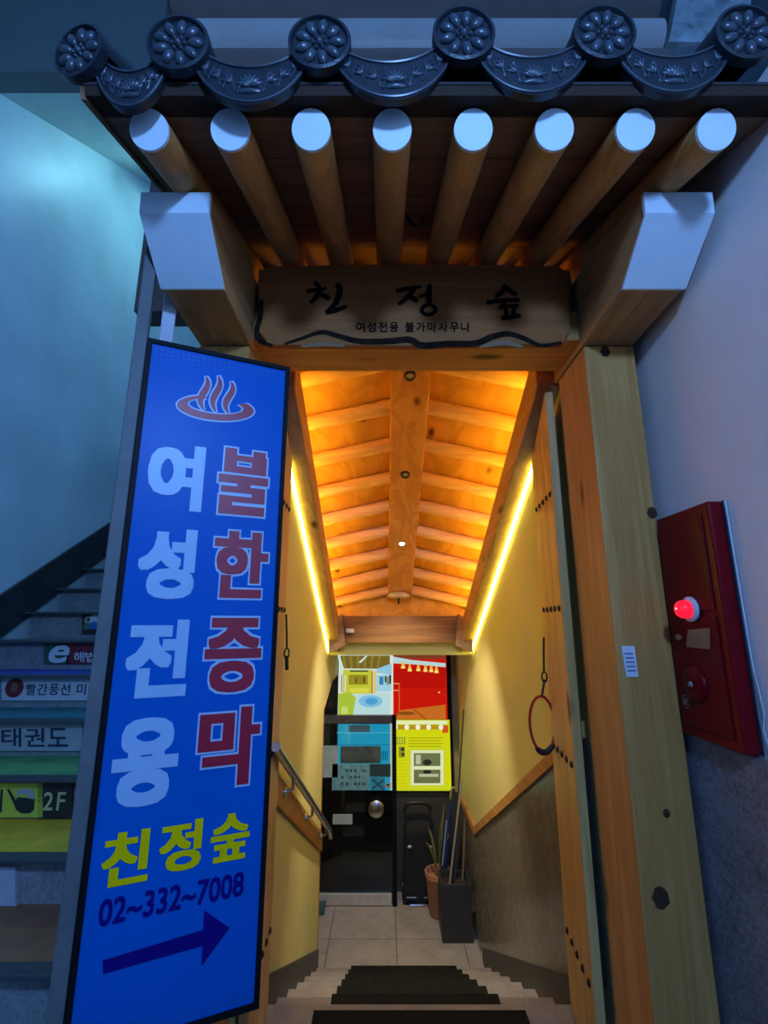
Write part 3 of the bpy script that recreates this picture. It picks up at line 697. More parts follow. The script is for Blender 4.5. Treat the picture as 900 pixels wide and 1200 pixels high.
c = PX(795, 747, FX - .006); MB().ball(c, 0.004, 0.016, 0.010, 10, 6).build('key_knob', mat('worn_brass', (0.45, 0.30, 0.16), 0.4, 0.5), fb, smooth=True)
c = PX(804, 822, FX - .0055); mb = MB()
mb.lathe([(0.0195, 0), (0.0195, 0.001)], c, n, 24); bd = mb.build('badge', mat('badge_grey', (0.34, 0.16, 0.17), 0.5), fb)
mb = MB(); mb.lathe([(0.0165, 0.001), (0.0165, 0.0016)], c, n, 24).build('badge_center', REDD, bd)
mb = MB()
for k in (-1, 0, 1): mb.ribbon([c + n * .0022 + Vector((0, k * .007 + .003 * math.sin(t * 1.5), -.009 + .0045 * t)) for t in range(5)], [.003] * 5, n)
mb.build('badge_flames', mat('badge_print', (0.5, 0.4, 0.4), 0.5), bd, fix=False)
mb = MB(); mb.tube([Vector((WRX - .006, 1.305, 1.83)), Vector((WRX - .006, 1.303, 1.40)), Vector((WRX - .006, 1.290, 1.27)), Vector((WRX - .006, 1.302, 1.235)), Vector((WRX - .006, 1.285, 1.15))], 0.0018, 8)
tag(mb.build('cable', mat('white_cable', (0.7, 0.72, 0.75), 0.4), smooth=True), 'thin white cable running down the wall along the red box', 'cable')

# ================================================================== BLUE VERTICAL SIGN
ang = R(66.1); SU = Vector((math.sin(ang), math.cos(ang), 0)); SN = Vector((SU.y, -SU.x, 0)); SV = Vector((0, 0, 1))
s0 = P(133, 728, 1.25); s0.z = 0
def son(px, py): return PPL(px, py, s0, SN)
SW = (son(325, 728) - s0).dot(SU); ZB, ZT = 0.575, 2.305
sg = thing('vertical_sign', s0 + SU * SW / 2 + SV * ZB, 'tall blue vertical sign with red and white lettering and an arrow', 'sign')
FRM = mat('black_sign_frame', (0.008, 0.008, 0.010), 0.5, spec=0.1); ALU = mat('grey_steel_pole', (0.15, 0.15, 0.15), 0.5, 0.0, spec=0.3)
fr = 0.013
def sbox(u0, u1, z0, z1, d0, d1):
    a = [s0 + SU * u + SV * z + SN * d0 for u, z in ((u0, z0), (u1, z0), (u1, z1), (u0, z1))]
    b = [p + SN * (d1 - d0) for p in a]; m = MB(); m.hexa(a, b); return m
sbox(0, SW, ZB, ZT, -0.09, -0.004).build('casing', FRM, sg)
for (u0, u1, z0, z1) in ((0, fr, ZB, ZT), (SW - fr, SW, ZB, ZT), (fr, SW - fr, ZB, ZB + fr), (fr, SW - fr, ZT - fr, ZT)):
    sbox(u0, u1, z0, z1, -0.004, 0.006).build('frame_bar', FRM, sg)
SBLUE = mat('sign_blue', (0.0005, 0.115, 0.50), 0.35, var=0.04, vscale=3, spec=0.12)
sbox(fr, SW - fr, ZB + fr, ZT - fr, -0.004, 0.0).build('face_panel', SBLUE, sg)
SWH = mat('sign_white', (0.40, 0.56, 0.78), 0.4, var=0.02); SRED = mat('sign_red', (0.46, 0.012, 0.035), 0.4, var=0.03); SOUT = mat('sign_outline', (0.48, 0.60, 0.78), 0.4, var=0.02)
SYEL = mat('sign_yellow', (1.0, 0.66, 0.0), 0.5, var=0.02, spec=0.1); SNAVY = mat('sign_navy', (0.012, 0.004, 0.17), 0.5, var=0.03, spec=0.1)
def sign_char(name, ch, x0, y0, x1, y1, m, bold, outline=None, k=1.0, ky=1.0):
    # pixel box -> rectangle on the sign plane
    cx, cy = (x0 + x1) / 2, (y0 + y1) / 2
    top = son(cx, y0); bot = son(cx, y1); l = son(x0, cy); r_ = son(x1, cy)
    c = son(cx, cy); wdt = (r_ - l).dot(SU) * k; hgt = (top - bot).z
    cz = (top.z + bot.z) / 2; uc = (c - s0).dot(SU)
    o = s0 + SU * (uc - wdt / 2) + SV * (cz - hgt / 2)
    if ch == '불':
        rects = [(.09, 0, .33, .12), (.66, .01, .92, .12), (.09, .10, .95, .19), (.09, .19, .34, .28), (.64, .19, .95, .28), (.09, .27, .95, .375), (0, .41, 1, .535), (.38, .53, .64, .59), (.06, .58, .95, .675), (.68, .67, .95, .73), (.04, .725, .95, .815), (.04, .81, .30, .87), (.04, .865, .95, 1)]
        for nm_, mm_, g_, lf in ((name + '_outline', outline, 0.035, .0012), (name, m, 0, .0022)):
            mb = MB()
            for q_, (a0, b0, a1, b1) in enumerate(rects):
                mb.poly([o + SU * wdt * u_ + SV * hgt * v_ + SN * (lf + q_ * 4e-6) for u_, v_ in ((a0 - g_, 1 - b1 - g_ * .8), (a1 + g_, 1 - b1 - g_ * .8), (a1 + g_, 1 - b0 + g_ * .8), (a0 - g_, 1 - b0 + g_ * .8))])
            mb.build(nm_, mm_, sg, fix=False)
        return
    if outline: lettering(name + '_outline', ch, o, SU * wdt, SV * hgt, SN, outline, sg, bold=bold, grow=0.026, lift=0.0012, ky=ky)
    return lettering(name, ch, o, SU * wdt, SV * hgt, SN, m, sg, bold=bold, lift=0.0022, ky=ky)
for ch, bx in (('여', (172, 520, 241, 598)), ('성', (161, 619, 231, 702)), ('전', (147, 726, 223, 817)), ('용', (131, 841, 211, 944))): sign_char('white_letter', ch, *bx, SWH, 0.046, k=0.96, ky=0.85)
for ch, bx in (('불', (255, 527, 316, 604)), ('한', (249, 623, 316, 701)), ('증', (239, 724, 308, 811)), ('막', (231, 829, 306, 921))): sign_char('red_letter', ch, *bx, SRED, 0.044, SOUT, k=0.96, ky=0.6)
for ch, bx in (('친', (120, 974, 176, 1036)), ('정', (187, 962, 237, 1020)), ('숲', (247, 953, 293, 1008))): sign_char('yellow_letter', ch, *bx, SYEL, 0.040, k=0.98, ky=0.55)
# telephone number
a = son(114, 1087); b = son(285, 1049); tt = son(114, 1055)
lettering('phone_number', '02~332~7008', a, b - a, SV * (tt.z - a.z), SN, SNAVY, sg, bold=0.022, lift=0.002)
# arrow
ar = [(120, 1125), (238, 1089), (239, 1066), (269, 1087), (236, 1132), (237, 1108), (121, 1141)]
MB().poly([son(x, y) + SN * .002 for x, y in ar]).build('arrow', SNAVY, sg, fix=False)
# hot-spring emblem
C1 = lambda x, y: son(60 + x / 3.076, 390 + y / 3.076)
def emblem(m, g, lift, nm):
    mb = MB(); N_ = 40
    vs = []
    for i in range(N_):
        a_ = 2 * math.pi * i / N_; ca, sa = math.cos(a_), math.sin(a_)
        if g and False: pass
        vs.append((592 + (132 + g) * ca + (6 * ca), 272 + (44 + g) * sa + 12 * ca))
    inn = [(592 + (100 - g) * math.cos(2 * math.pi * i / N_), 266 + (27 - g * .8) * math.sin(2 * math.pi * i / N_) + 10 * math.cos(2 * math.pi * i / N_)) for i in range(N_)]
    pts = [C1(*p) + SN * lift for p in vs] + [C1(*p) + SN * lift for p in inn]
    keep = [i for i in range(N_) if not (R(248) < 2 * math.pi * i / N_ < R(318))]
    mb.add(pts, [(i, (i + 1) % N_, N_ + (i + 1) % N_, N_ + i) for i in keep])
    for k, (x, y0_, y1_) in enumerate(((560, 160, 278), (604, 158, 286), (650, 178, 292))):
        q = []; ws = []
        for i in range(13):
            t_ = i / 12; q.append(C1(x - 12 + 12 * math.sin(t_ * 6.0 + 0.4) + 6 * (1 - t_), y0_ - g * .6 + (y1_ - y0_ + g) * t_) + SN * (lift + .0004))
            ws.append((26 * math.sin(math.pi * (0.06 + 0.90 * t_)) ** 0.8 + 2 * g) * 0.00071)
        mb.ribbon(q, ws, SN)
    mb.build(nm, m, sg, fix=False)
emblem(SOUT, 6, 0.0012, 'spring_emblem_outline'); emblem(SRED, 0, 0.0022, 'spring_emblem')
# dotted print rows at the top and the bottom edge
mb = MB(); dot = mat('sign_dots', (0.006, 0.10, 0.40), 0.4)
for zz, sgn_ in ((ZT - fr - 0.014, -1), (ZB + fr + 0.014, 1)):
    for r_ in range(3):
        for i in range(26):
            u = fr + 0.012 + i * (SW - 2 * fr - 0.024) / 25; s_ = 0.0038 - r_ * 0.0008; z = zz + sgn_ * r_ * 0.014
            mb.poly([s0 + SU * (u + s_ * x) + SV * (z + s_ * y) + SN * .001 for x, y in ((-1, -1), (1, -1), (1, 1), (-1, 1))])
tag(mb.build('print_dots', dot, sg, fix=False), kind='stuff')
# poles
sbox(-0.036, -0.002, 0.0, 2.62, -0.05, 0.0).build('pole', ALU, sg, bevel=0.003)
sbox(0.02, 0.06, 0.0, 2.62, -0.17, -0.13).build('pole', mat('pale_steel_pole', (0.62, 0.6, 0.66), 0.5), sg, bevel=0.003)
for z in (0.9, 1.6, 2.2): sbox(-0.03, 0.08, z, z + 0.03, -0.15, -0.09).build('bracket', ALU, sg)

# ================================================================== STAIRS UP on the left
UY0, UZ0, UR, UD = 1.60, 0.54, 0.170, 0.268
su = struct('stairs_up', (-1.55, 1.2, 0))
treadc = {0: (0.34, 0.13, 0.06), 1: (0.85, 0.50, 0.03), 2: (0.14, 0.38, 0.12), 3: (0.03, 0.20, 0.24), 4: (0.04, 0.09, 0.45)}
DARKN = mat('dark_nosing', (0.07, 0.075, 0.08), 0.55)
UX0, UX1 = WLX, -0.75; REC = 0.06
for k in range(-3, 17):
    y, z = UY0 + UD * k, UZ0 + UR * k
    mb = MB(); mb.box(UX0 + .02, UX1, y + REC, y + UD + REC + .02, max(z - UR - .03, 0), z - 0.012); s_ = mb.build('step', CONC, su)
    mb = MB(); mb.box(UX0 + .02, UX1, y - 0.015, y + 0.04, z - 0.015, z); mb.build('nosing', DARKN, s_, bevel=0.003)
    c = treadc.get(k, (0.16, 0.17, 0.17))
    mb = MB(); mb.box(UX0 + .02, UX1, y + 0.04, y + UD + REC, z - 0.012, z); mb.build('tread', mat('tread_paint_%d' % (k if k in treadc else 99), c, 0.65, var=0.18, vscale=12), s_)
def uz(Y): return UZ0 + (Y - UY0) * UR / UD
mb = MB(); mb.prism([(UX0, 0.9, uz(0.9) - .05), (UX0, 6.5, uz(6.5) - .05), (UX0, 6.5, uz(6.5) + .24), (UX0, 0.9, uz(.9) + .24)], (0.022, 0, 0)); tag(mb.build('baseboard_stairs', granite('black_stringer_stone', (0.012, 0.012, 0.014), (0.05, 0.05, 0.055), 40, 0.5)), kind='structure')
mb = MB(); mb.box(-0.74, XL - 0.14, 1.9, 6.9, 0.0, 2.75); tag(mb.build('wall_between', BLUEW), kind='structure')

def riser(k): return UY0 + UD * k + REC - 0.0165
def rq(Y, x0, y0, x1, y1): return [P(x0, y1, Y), P(x1, y1, Y), P(x1, y0, Y), P(x0, y0, Y)]
def slab(name, Y, pts, m, parent):
    mb = MB(); mb.prism(pts, (0, 0.0155, 0)); return mb.build(name, m, parent)
def wide(Y, xl, x1, y0, y1): # a full riser sheet in world x
    a = P(x1, y1, Y); b = P(x1, y0, Y); return [Vector((xl, Y, a.z)), a, b, Vector((xl, Y, b.z))]
NB = Vector((0, -1, 0))
PAPW = mat('grey_white_sheet', (0.42, 0.42, 0.42), 0.5, var=0.06); NAVYT = mat('navy_print', (0.03, 0.03, 0.07), 0.5); DRED = mat('dark_red_print', (0.20, 0.02, 0.02), 0.5); LIME = mat('lime_sheet', (0.62, 0.62, 0.06), 0.5); BLK = mat('black_sheet', (0.02, 0.02, 0.02), 0.5)
# 2F sign
Y = riser(2); t = thing('riser_sign', P(60, 958, Y), 'yellow and black riser sign reading 2F with a black pot', 'sign', 'signs on the stair risers')
slab('sheet', Y, wide(Y, -1.95, 50, 918, 958), LIME, t); slab('black_sheet', Y, rq(Y, 44, 917, 84, 959), BLK, t)
prints('pot_print', [([P(x, y, Y) for x, y in ((8, 925), (11, 924), (18, 936), (17, 938), (22, 934), (41, 936), (40, 949), (35, 953), (25, 953), (19, 949), (14, 937))], BLK), ([P(x, y, Y) for x, y in ((17, 936), (22, 925), (38, 924), (41, 931), (39, 937), (31, 932), (23, 930))], PAPW)], NB, t)
prints('mark_print', [([P(x, y, Y) for x, y in ((1, 925), (4, 925), (2, 952), (-1, 952))], BLK)], NB, t)
CRP = mat('cream_print', (0.62, 0.58, 0.24), 0.5)
for ch, xa, xb in (('2', 50, 62), ('F', 66, 78)):
    o_ = P(xa, 949.5, Y); lettering('letter', ch, o_, P(xb, 949.5, Y) - o_, P(xa, 928, Y) - o_, NB, CRP, t, bold=0.01, shear=0.15)
# taekwondo school sign
Y = riser(3); t = thing('riser_sign', P(50, 880, Y), 'pale riser sign with large dark letters below the teal tread', 'sign', 'signs on the stair risers')
slab('sheet', Y, wide(Y, -1.95, 96, 846, 880), PAPW, t)
letter_row('letter', '태권도', 0, 82, 875, 853, Y, NAVYT, t, bold=0.014, gap=0.14)
# art school sign
Y = riser(4); t = thing('riser_sign', P(50, 820, Y), 'white riser sign with a red round logo and dark letters', 'sign', 'signs on the stair risers')
slab('sheet', Y, rq(Y, 2, 793, 122, 821), mat('white_sheet', (0.62, 0.62, 0.62), 0.5, var=0.04), t)
cc = P(17, 806, Y); prints('logo', [([cc + Vector((0.05 * math.cos(6.283 * i / 20), 0, 0.05 * math.sin(6.283 * i / 20))) for i in range(20)], DRED), ([cc + Vector((0.02 * math.cos(6.283 * i / 8), 0, 0.028 * math.sin(6.283 * i / 8))) for i in range(8)], mat('brown_print', (0.30, 0.10, 0.07), 0.5))], NB, t)
letter_row('letter', '빨간풍선 미술', 30, 116, 814.5, 801, Y, NAVYT, t, bold=0.014, shear=0.12)
# tutoring sign
Y = riser(5); t = thing('riser_sign', P(80, 776, Y), 'green and red riser sign with a big white letter e', 'sign', 'signs on the stair risers')
slab('red_sheet', Y, rq(Y, 78, 754, 128, 778), mat('red_sheet', (0.22, 0.015, 0.03), 0.5), t); slab('green_sheet', Y, rq(Y, 51, 754, 80, 778), mat('green_sheet', (0.02, 0.12, 0.06), 0.5), t)
WHP = mat('white_print', (0.75, 0.75, 0.75), 0.5)
o_ = P(57, 777, Y); lettering('letter_e', 'e', o_, P(82, 777, Y) - o_, P(57, 756, Y) - o_, NB, WHP, t, bold=0.02, shear=0.35)
letter_row('letter', '해법', 86, 113, 776, 764, Y, WHP, t, bold=0.01)
# badge
Y = riser(6); t = thing('riser_sign', P(105, 742, Y), 'small black riser sticker with a colourful round mark', 'sign', 'signs on the stair risers')
slab('sheet', Y, rq(Y, 96, 719, 128, 743), BLK, t)
def disc(cx, cy, r, k=14): 
    c_ = P(cx, cy, Y); return [c_ + Vector((r * math.cos(6.283 * i / k), 0, r * math.sin(6.283 * i / k))) for i in range(k)]
prints('logo', [(disc(104, 727, .030), mat('tan_print', (0.4, 0.36, 0.28), 0.5)), (disc(111, 726, .034), WHP), (disc(102, 734, .024), mat('green_print', (0.08, 0.2, 0.12), 0.5)), (disc(110, 733, .026), mat('blue_print', (0.03, 0.16, 0.5), 0.5)), (disc(104, 726, .010), BLK)], NB, t)
# pale patch on the lowest grey riser
Y = riser(1); tag(slab('riser_sticker', Y, wide(Y, -1.75, 18, 1016, 1062), mat('pale_blue_sheet', (0.5, 0.5, 0.56), 0.5), None), 'plain pale sheet stuck on the grey riser above the orange step', 'sticker')
# assumed stairwell lamp on the sloping ceiling (hidden from here by the gate roof)
lz = 4.67 + (3.5 - 2.3) * 0.677
t = thing('assumed_stairwell_lamp', (-1.62, 3.5, lz), 'assumed fluorescent lamp added on the sloping ceiling of the stairwell', 'lamp')
mb = MB(); mb.box(-1.95, -1.3, 3.44, 3.56, lz - 0.07, lz - 0.0); mb.build('housing', mat('lamp_housing', (0.7, 0.7, 0.7), 0.5), t)
mb = MB(); mb.tube([(-1.9, 3.5, lz - .10), (-1.35, 3.5, lz - .10)], 0.022, 12); mb.build('tube', emit('cool_tube', (0.30, 0.80, 1.0), 110), t, smooth=True)

# ================================================================== THINGS IN THE PASSAGE
# rubber mats on the steps
ords = ['top floor edge', 'first', 'second', 'third', 'fourth', 'fifth', 'sixth']
for k in range(0, 7):
    z = -RISE * k; ya = ST0 + RUN * (k - 1); yb = ya + RUN
    if k == 0: ya = 1.98; yb = ST0 - 0.015
    xa, xb = XC - 0.375, XC + 0.375
    mb = MB(); mb.box(xa - (0.04 if k == 0 else 0), xb + (0.04 if k == 0 else 0), ya + 0.015, yb + (0.004 if k else -0.02), z + (0.006 if k == 0 else 0), z + (0.014 if k == 0 else 0.008))
    if k: mb.box(xa, xb, yb + 0.0005, yb + 0.006, z - 0.05, z + 0.008)
    lab = 'black rubber mat on the floor before the first descending step' if k == 0 else 'black rubber stair mat on the %s step down' % ords[k]
    tag(mb.build('stair_mat', RUBBER, bevel=0.002), lab, 'mat', 'rubber stair mats')
# handrail on the left
hr = thing('handrail', (XL + .05, 3.0, hz(0.57, 3.0)), 'brushed steel handrail sloping down the left passage wall', 'handrail')
q = lambda Y, h=0.575: Vector((XL + 0.06, Y, hz(h, Y)))
mb = MB(); mb.tube([q(2.06), q(4.25), Vector((XL + .06, 4.30, hz(0.575, 4.30) - .02)), Vector((XL + .06, 4.31, hz(0.575, 4.30) - .05))], 0.019, 14); mb.build('rail', STEEL, hr, smooth=True)
for Y in (2.5, 3.2, 4.0):
    mb = MB(); mb.tube([q(Y), q(Y) + Vector((0, 0, -.06)), Vector((XL + .022, Y, hz(.575, Y) - .075))], 0.009, 8).lathe([(0.025, 0), (0.025, 0.008)], (XL + .02, Y, hz(.575, Y) - .075), (1, 0, 0), 14); mb.build('bracket', STEEL, hr, smooth=True)

# glass door with steel rails
DY = 5.10
gd = struct('door_1', (0, DY, LZ))
dx0, dx1 = P(372, 1060, DY).x - 0.12, P(461, 900, DY).x
dzt = P(420, 838, DY).z
GLASS = bpy.data.materials.new('door_glass'); GLASS.use_nodes = True; g = GLASS.node_tree
g.nodes.remove(g.nodes['Principled BSDF'])
tr = g.nodes.new('ShaderNodeBsdfTransparent'); tr.inputs[0].default_value = (0.80, 0.86, 0.84, 1); gl = g.nodes.new('ShaderNodeBsdfGlossy'); gl.inputs['Roughness'].default_value = 0.03
fz = g.nodes.new('ShaderNodeFresnel'); fz.inputs[0].default_value = 1.5; mxs = g.nodes.new('ShaderNodeMixShader')
g.links.new(fz.outputs[0], mxs.inputs[0]); g.links.new(tr.outputs[0], mxs.inputs[1]); g.links.new(gl.outputs[0], mxs.inputs[2]); g.links.new(mxs.outputs[0], g.nodes['Material Output'].inputs[0])
mb = MB(); mb.box(dx0, dx1, DY, DY + 0.012, LZ + 0.10, dzt - 0.06); mb.build('glass_pane', GLASS, gd)
mb = MB(); mb.box(dx0, dx1 - .02, DY - 0.018, DY + 0.03, LZ + 0.006, LZ + 0.10); mb.build('bottom_rail', mat('satin_rail', (0.62, 0.58, 0.5), 0.4, 0.35), gd, bevel=0.004)
mb = MB(); mb.box(dx0, dx1, DY - 0.018, DY + 0.03, dzt - 0.075, dzt); mb.build('top_rail', mat('dark_steel', (0.22, 0.20, 0.18), 0.35, 0.8), gd, bevel=0.004)
mb = MB(); mb.box(dx1 - 0.012, dx1 + 0.03, DY - 0.02, DY + 0.04, LZ, dzt); mb.build('door_jamb', FRM, gd)
c = P(441, 946, DY)
MB().lathe([(0.02, 0.0), (0.02, 0.03), (0.065, 0.035), (0.075, 0.05), (0.06, 0.06), (0.0, 0.064)], c, (0, -1, 0), 28).build('round_handle', STEEL, gd, smooth=True)
mb = MB(); mb.box(P(390, 957, DY).x, P(413, 957, DY).x, DY - .002, DY, P(400, 966, DY).z, P(400, 954, DY).z); mb.build('pull_sticker', mat('pull_label', (0.42, 0.45, 0.42), 0.4), gd)
c = P(377, 1062, DY - .1); mb = MB(); mb.box(c.x - .03, c.x + .03, DY - .16, DY - .02, LZ, LZ + .05); mb.build('pivot_hinge', mat('teal_metal', (0.06, 0.14, 0.13), 0.4, 0.4), gd, bevel=0.006)
# sheets on the glass
D8 = lambda x, y: P(370 + x / 5.294, 755 + y / 5.294, DY)
SH1 = mat('grey_green_sheet', (0.34, 0.42, 0.40), 0.5); SH2 = mat('teal_sheet', (0.16, 0.36, 0.40), 0.5, var=0.3, vscale=30); SH3 = mat('dark_poster', (0.07, 0.09, 0.085), 0.4, var=0.5, vscale=10)
def sheet(x0, y0, x1, y1, m, lab, extra=None):
    t = thing('door_poster', D8((x0 + x1) / 2, y1), lab, 'poster', 'sheets on the glass door')
    a_ = D8(x0, y1); b_ = D8(x1, y0); mb = MB(); mb.box(a_.x, b_.x, DY - .003, DY - .0005, a_.z, b_.z); mb.build('sheet', m, t)
    if extra: prints('print', [([D8(*p) for p in pts], mm) for pts, mm in extra], (0, -1, 0), t, start=0.0035)['kind'] = 'stuff'
def R4(x0, y0, x1, y1): return [(x0, y1), (x1, y1), (x1, y0), (x0, y0)]
sheet(22, 628, 140, 826, SH1, 'plain grey-green sheet on the left of the glass door')
sheet(152, 632, 402, 738, SH3, 'dark photo poster in the middle of the glass door')
TXT = mat('poster_text', (0.03, 0.10, 0.14), 0.5)
ex = [(R4(160 + 26 * i, 775 + 40 * j, 172 + 26 * i + 4 * (i % 2), 790 + 40 * j), TXT) for j in range(3) for i in range(6) if (i * 3 + j) % 4]
sheet(100, 742, 335, 905, SH2, 'teal price sheet with rows of dark print on the glass door', ex)
CYB = emit('lit_cyan', srgb(40, 170, 215), 0.85)
sheet(338, 820, 430, 905, mat('blue_sheet', (0.03, 0.32, 0.55), 0.5), 'small bright blue sheet with a crossed mark on the glass door', [([(345, 840), (355, 832), (425, 895), (415, 903)], TXT), ([(415, 838), (425, 845), (355, 900), (345, 893)], TXT)])
sheet(432, 862, 464, 890, mat('white_grey_sheet', (0.4, 0.42, 0.42), 0.5), 'tiny pale sticker at the lower right of the glass door', [([(438, 866), (460, 866), (449, 884)], BLK)])
# dark mirror beside the door; black sheet stands in for the unlit room behind
sp = struct('window_1', (-0.6, YE - .03, LZ)); xl_ = P(374, 832, YE).x
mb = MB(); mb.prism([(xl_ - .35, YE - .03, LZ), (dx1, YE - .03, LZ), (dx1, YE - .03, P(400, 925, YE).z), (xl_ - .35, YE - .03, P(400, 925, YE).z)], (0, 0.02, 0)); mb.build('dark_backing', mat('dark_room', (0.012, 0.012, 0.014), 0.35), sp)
mb = MB(); mb.box(-1.29, P(396, 800, YE).x, YE - .03, YE - .01, P(400, 925, YE).z, P(400, 790, YE).z); mb.build('dark_mirror', mat('dark_mirror_glass', (0.03, 0.03, 0.03), 0.15), sp)
mb = MB(); mb.box(dx1 + .03, XR - .012, YE - .02, YE, LZ, P(500, 928, YE).z); tag(mb.build('wall_end_panel', mat('dark_end_panel', (0.055, 0.05, 0.04), 0.6)), kind='structure')

# ------------------------------------------------------------------ backlit photo box
LY = 5.29
L8 = lambda x, y: P(370 + x / 5.294, 755 + y / 5.294, LY)
lbx = thing('light_box', L8(480, 905), 'backlit photo box with four glowing pictures above the glass door', 'light box')
a_, b_ = L8(126, 912), L8(836, 56)
mb = MB(); mb.box(a_.x, b_.x, LY + 0.012, YE, a_.z, b_.z); mb.build('casing', FRM, lbx)
def E(r, g_, b_, s=0.9): return emit('glow_%d_%d_%d' % (r, g_, b_), srgb(r, g_, b_), s)
def panel(name, x0, y0, x1, y1, m, items):
    a_, b_ = L8(x0, y1), L8(x1, y0); mb = MB(); mb.box(a_.x, b_.x, LY, LY + 0.012, a_.z, b_.z); p = mb.build(name, m, lbx)
    prints('picture', [([L8(*q) for q in pts], mm) for pts, mm in items], (0, -1, 0), p)
def ell(cx, cy, rx, ry, k=14): return [(cx + rx * math.cos(6.283 * i / k), cy + ry * math.sin(6.283 * i / k)) for i in range(k)][::-1]
ol, oy = E(120, 105, 40), E(150, 130, 50); lim = E(200, 205, 60); pale = E(215, 235, 225); sky = E(150, 205, 230); dpb = E(80, 165, 215); ora = E(200, 140, 50); dk = E(50, 60, 60)
its = [([(140, 310), (240, 310), (470, 300), (470, 440), (140, 440)][::-1], E(190, 225, 225)), ([(150, 70), (470, 70), (470, 118), (390, 152), (175, 150)][::-1], ol)]
for i in range(6): its.append(([(165 + 45 * i, 72), (178 + 45 * i, 72), (190 + 40 * i, 148), (178 + 40 * i, 148)][::-1], oy))
its += [([(265, 112), (310, 72), (322, 72), (280, 116)][::-1], pale), ([(385, 150), (470, 118), (470, 190), (372, 175)][::-1], sky), (R4(170, 158, 345, 306), lim), (R4(205, 190, 322, 250), E(150, 140, 30)), (R4(212, 162, 325, 170), dk), (R4(212, 272, 330, 300), E(225, 220, 80)), (R4(345, 165, 356, 306), ora), (R4(362, 165, 376, 300), E(230, 200, 90)),
        (R4(378, 190, 468, 292), E(165, 215, 235)), (R4(395, 200, 420, 250), E(60, 130, 190)), (R4(428, 195, 438, 235), dk), (R4(455, 190, 468, 245), dk), (R4(440, 200, 452, 250), E(120, 140, 40)), ([(140, 305), (215, 300), (250, 330), (230, 440), (140, 440)][::-1], E(175, 200, 60)), (ell(340, 352, 75, 38), E(130, 195, 230)), (ell(345, 352, 40, 22), dpb), (R4(225, 200, 232, 245), ora), (R4(250, 205, 256, 240), dk), (R4(296, 200, 304, 240), dk), (R4(160, 385, 200, 430), E(200, 225, 120)), ([(138, 66), (150, 66), (168, 160), (150, 160)][::-1], pale), (R4(180, 190, 188, 295), pale), (R4(158, 190, 166, 295), ora)]
panel('room_photo', 136, 64, 464, 442, pale, its)
rd = E(205, 25, 12); its = [(R4(480, 66, 806, 92), E(130, 60, 35)), ([(480, 76), (600, 98), (806, 118), (806, 142), (760, 138), (600, 124), (480, 118)][::-1], E(190, 220, 220)), (R4(480, 145, 806, 270), E(190, 20, 10)), ([(488, 466), (528, 408), (806, 374), (806, 466)][::-1], E(205, 110, 35)), ([(600, 402), (608, 401), (690, 464), (678, 464)][::-1], E(150, 70, 20)), (ell(560, 428, 55, 11), E(140, 75, 25)), (R4(482, 240, 522, 248), E(240, 140, 100)), (R4(482, 282, 522, 290), E(240, 140, 100)), (R4(514, 240, 522, 420), E(225, 90, 50)), (ell(765, 298, 6, 6), E(250, 180, 150))]
for x, y in ((542, 132), (583, 150), (636, 148), (680, 152), (716, 154), (748, 160)): its += [([(x - 4, y - 26), (x + 4, y - 26), (x + 15, y + 18), (x - 15, y + 18)][::-1], E(250, 190, 70)), (ell(x, y + 10, 9, 9, 10), E(255, 235, 150))]
panel('red_room_photo', 480, 64, 808, 466, rd, its)
yl = E(215, 220, 20); its = [(R4(478, 474, 816, 496), E(235, 245, 190)), (R4(478, 500, 816, 528), E(190, 150, 30)), (R4(785, 505, 822, 550), E(215, 90, 30))]
for x in (495, 565, 634, 700, 776): its.append((ell(x, 514, 15, 17), E(250, 250, 225)))
for j in range(4): its.append((R4(575, 578 + 17 * j, 792 - 14 * (j % 2), 583 + 17 * j), E(160, 160, 20)))
its += [(R4(488, 575, 556, 620), E(150, 155, 60))] + [(R4(494 + 15 * i, 580, 502 + 15 * i, 614), yl) for i in range(4)] + [(R4(514, 632, 552, 700), E(150, 150, 30)), (R4(528, 640, 550, 660), dk), (R4(532, 672, 550, 692), dk)]
for j in range(9): its.append((R4(486, 716 + 20 * j, 566, 720 + 20 * j), E(190, 195, 20)))
its += [(R4(575, 645, 800, 882), E(205, 215, 60)), (R4(590, 655, 792, 870), E(230, 235, 185)), (R4(608, 672, 772, 752), E(110, 120, 75)), (R4(608, 774, 772, 858), E(110, 115, 70)), (ell(690, 730, 28, 20), E(45, 50, 40)), (R4(620, 682, 650, 740), E(190, 195, 160)), (R4(640, 800, 760, 818), E(190, 195, 165)), (ell(690, 788, 26, 12), E(40, 40, 35)), (R4(478, 888, 828, 904), E(205, 215, 40))]
panel('yellow_wall_photo', 476, 470, 830, 906, yl, its)
its = [(R4(205, 500, 336, 546), E(75, 95, 105)), (R4(130, 545, 464, 552), E(90, 200, 235)), (R4(130, 620, 464, 626), E(20, 140, 190))] + [(R4(405 + 12 * i, 660, 411 + 12 * i, 720), E(15, 110, 160)) for i in range(4)] + [(R4(335, 742, 464, 822), dk)]
panel('cyan_photo', 130, 496, 464, 906, E(40, 175, 220), its)
a_, b_ = L8(462, 906), L8(480, 62); mb = MB(); mb.box(a_.x, b_.x, LY - .004, LY + .012, a_.z, b_.z); mb.build('divider', E(225, 235, 220), lbx)

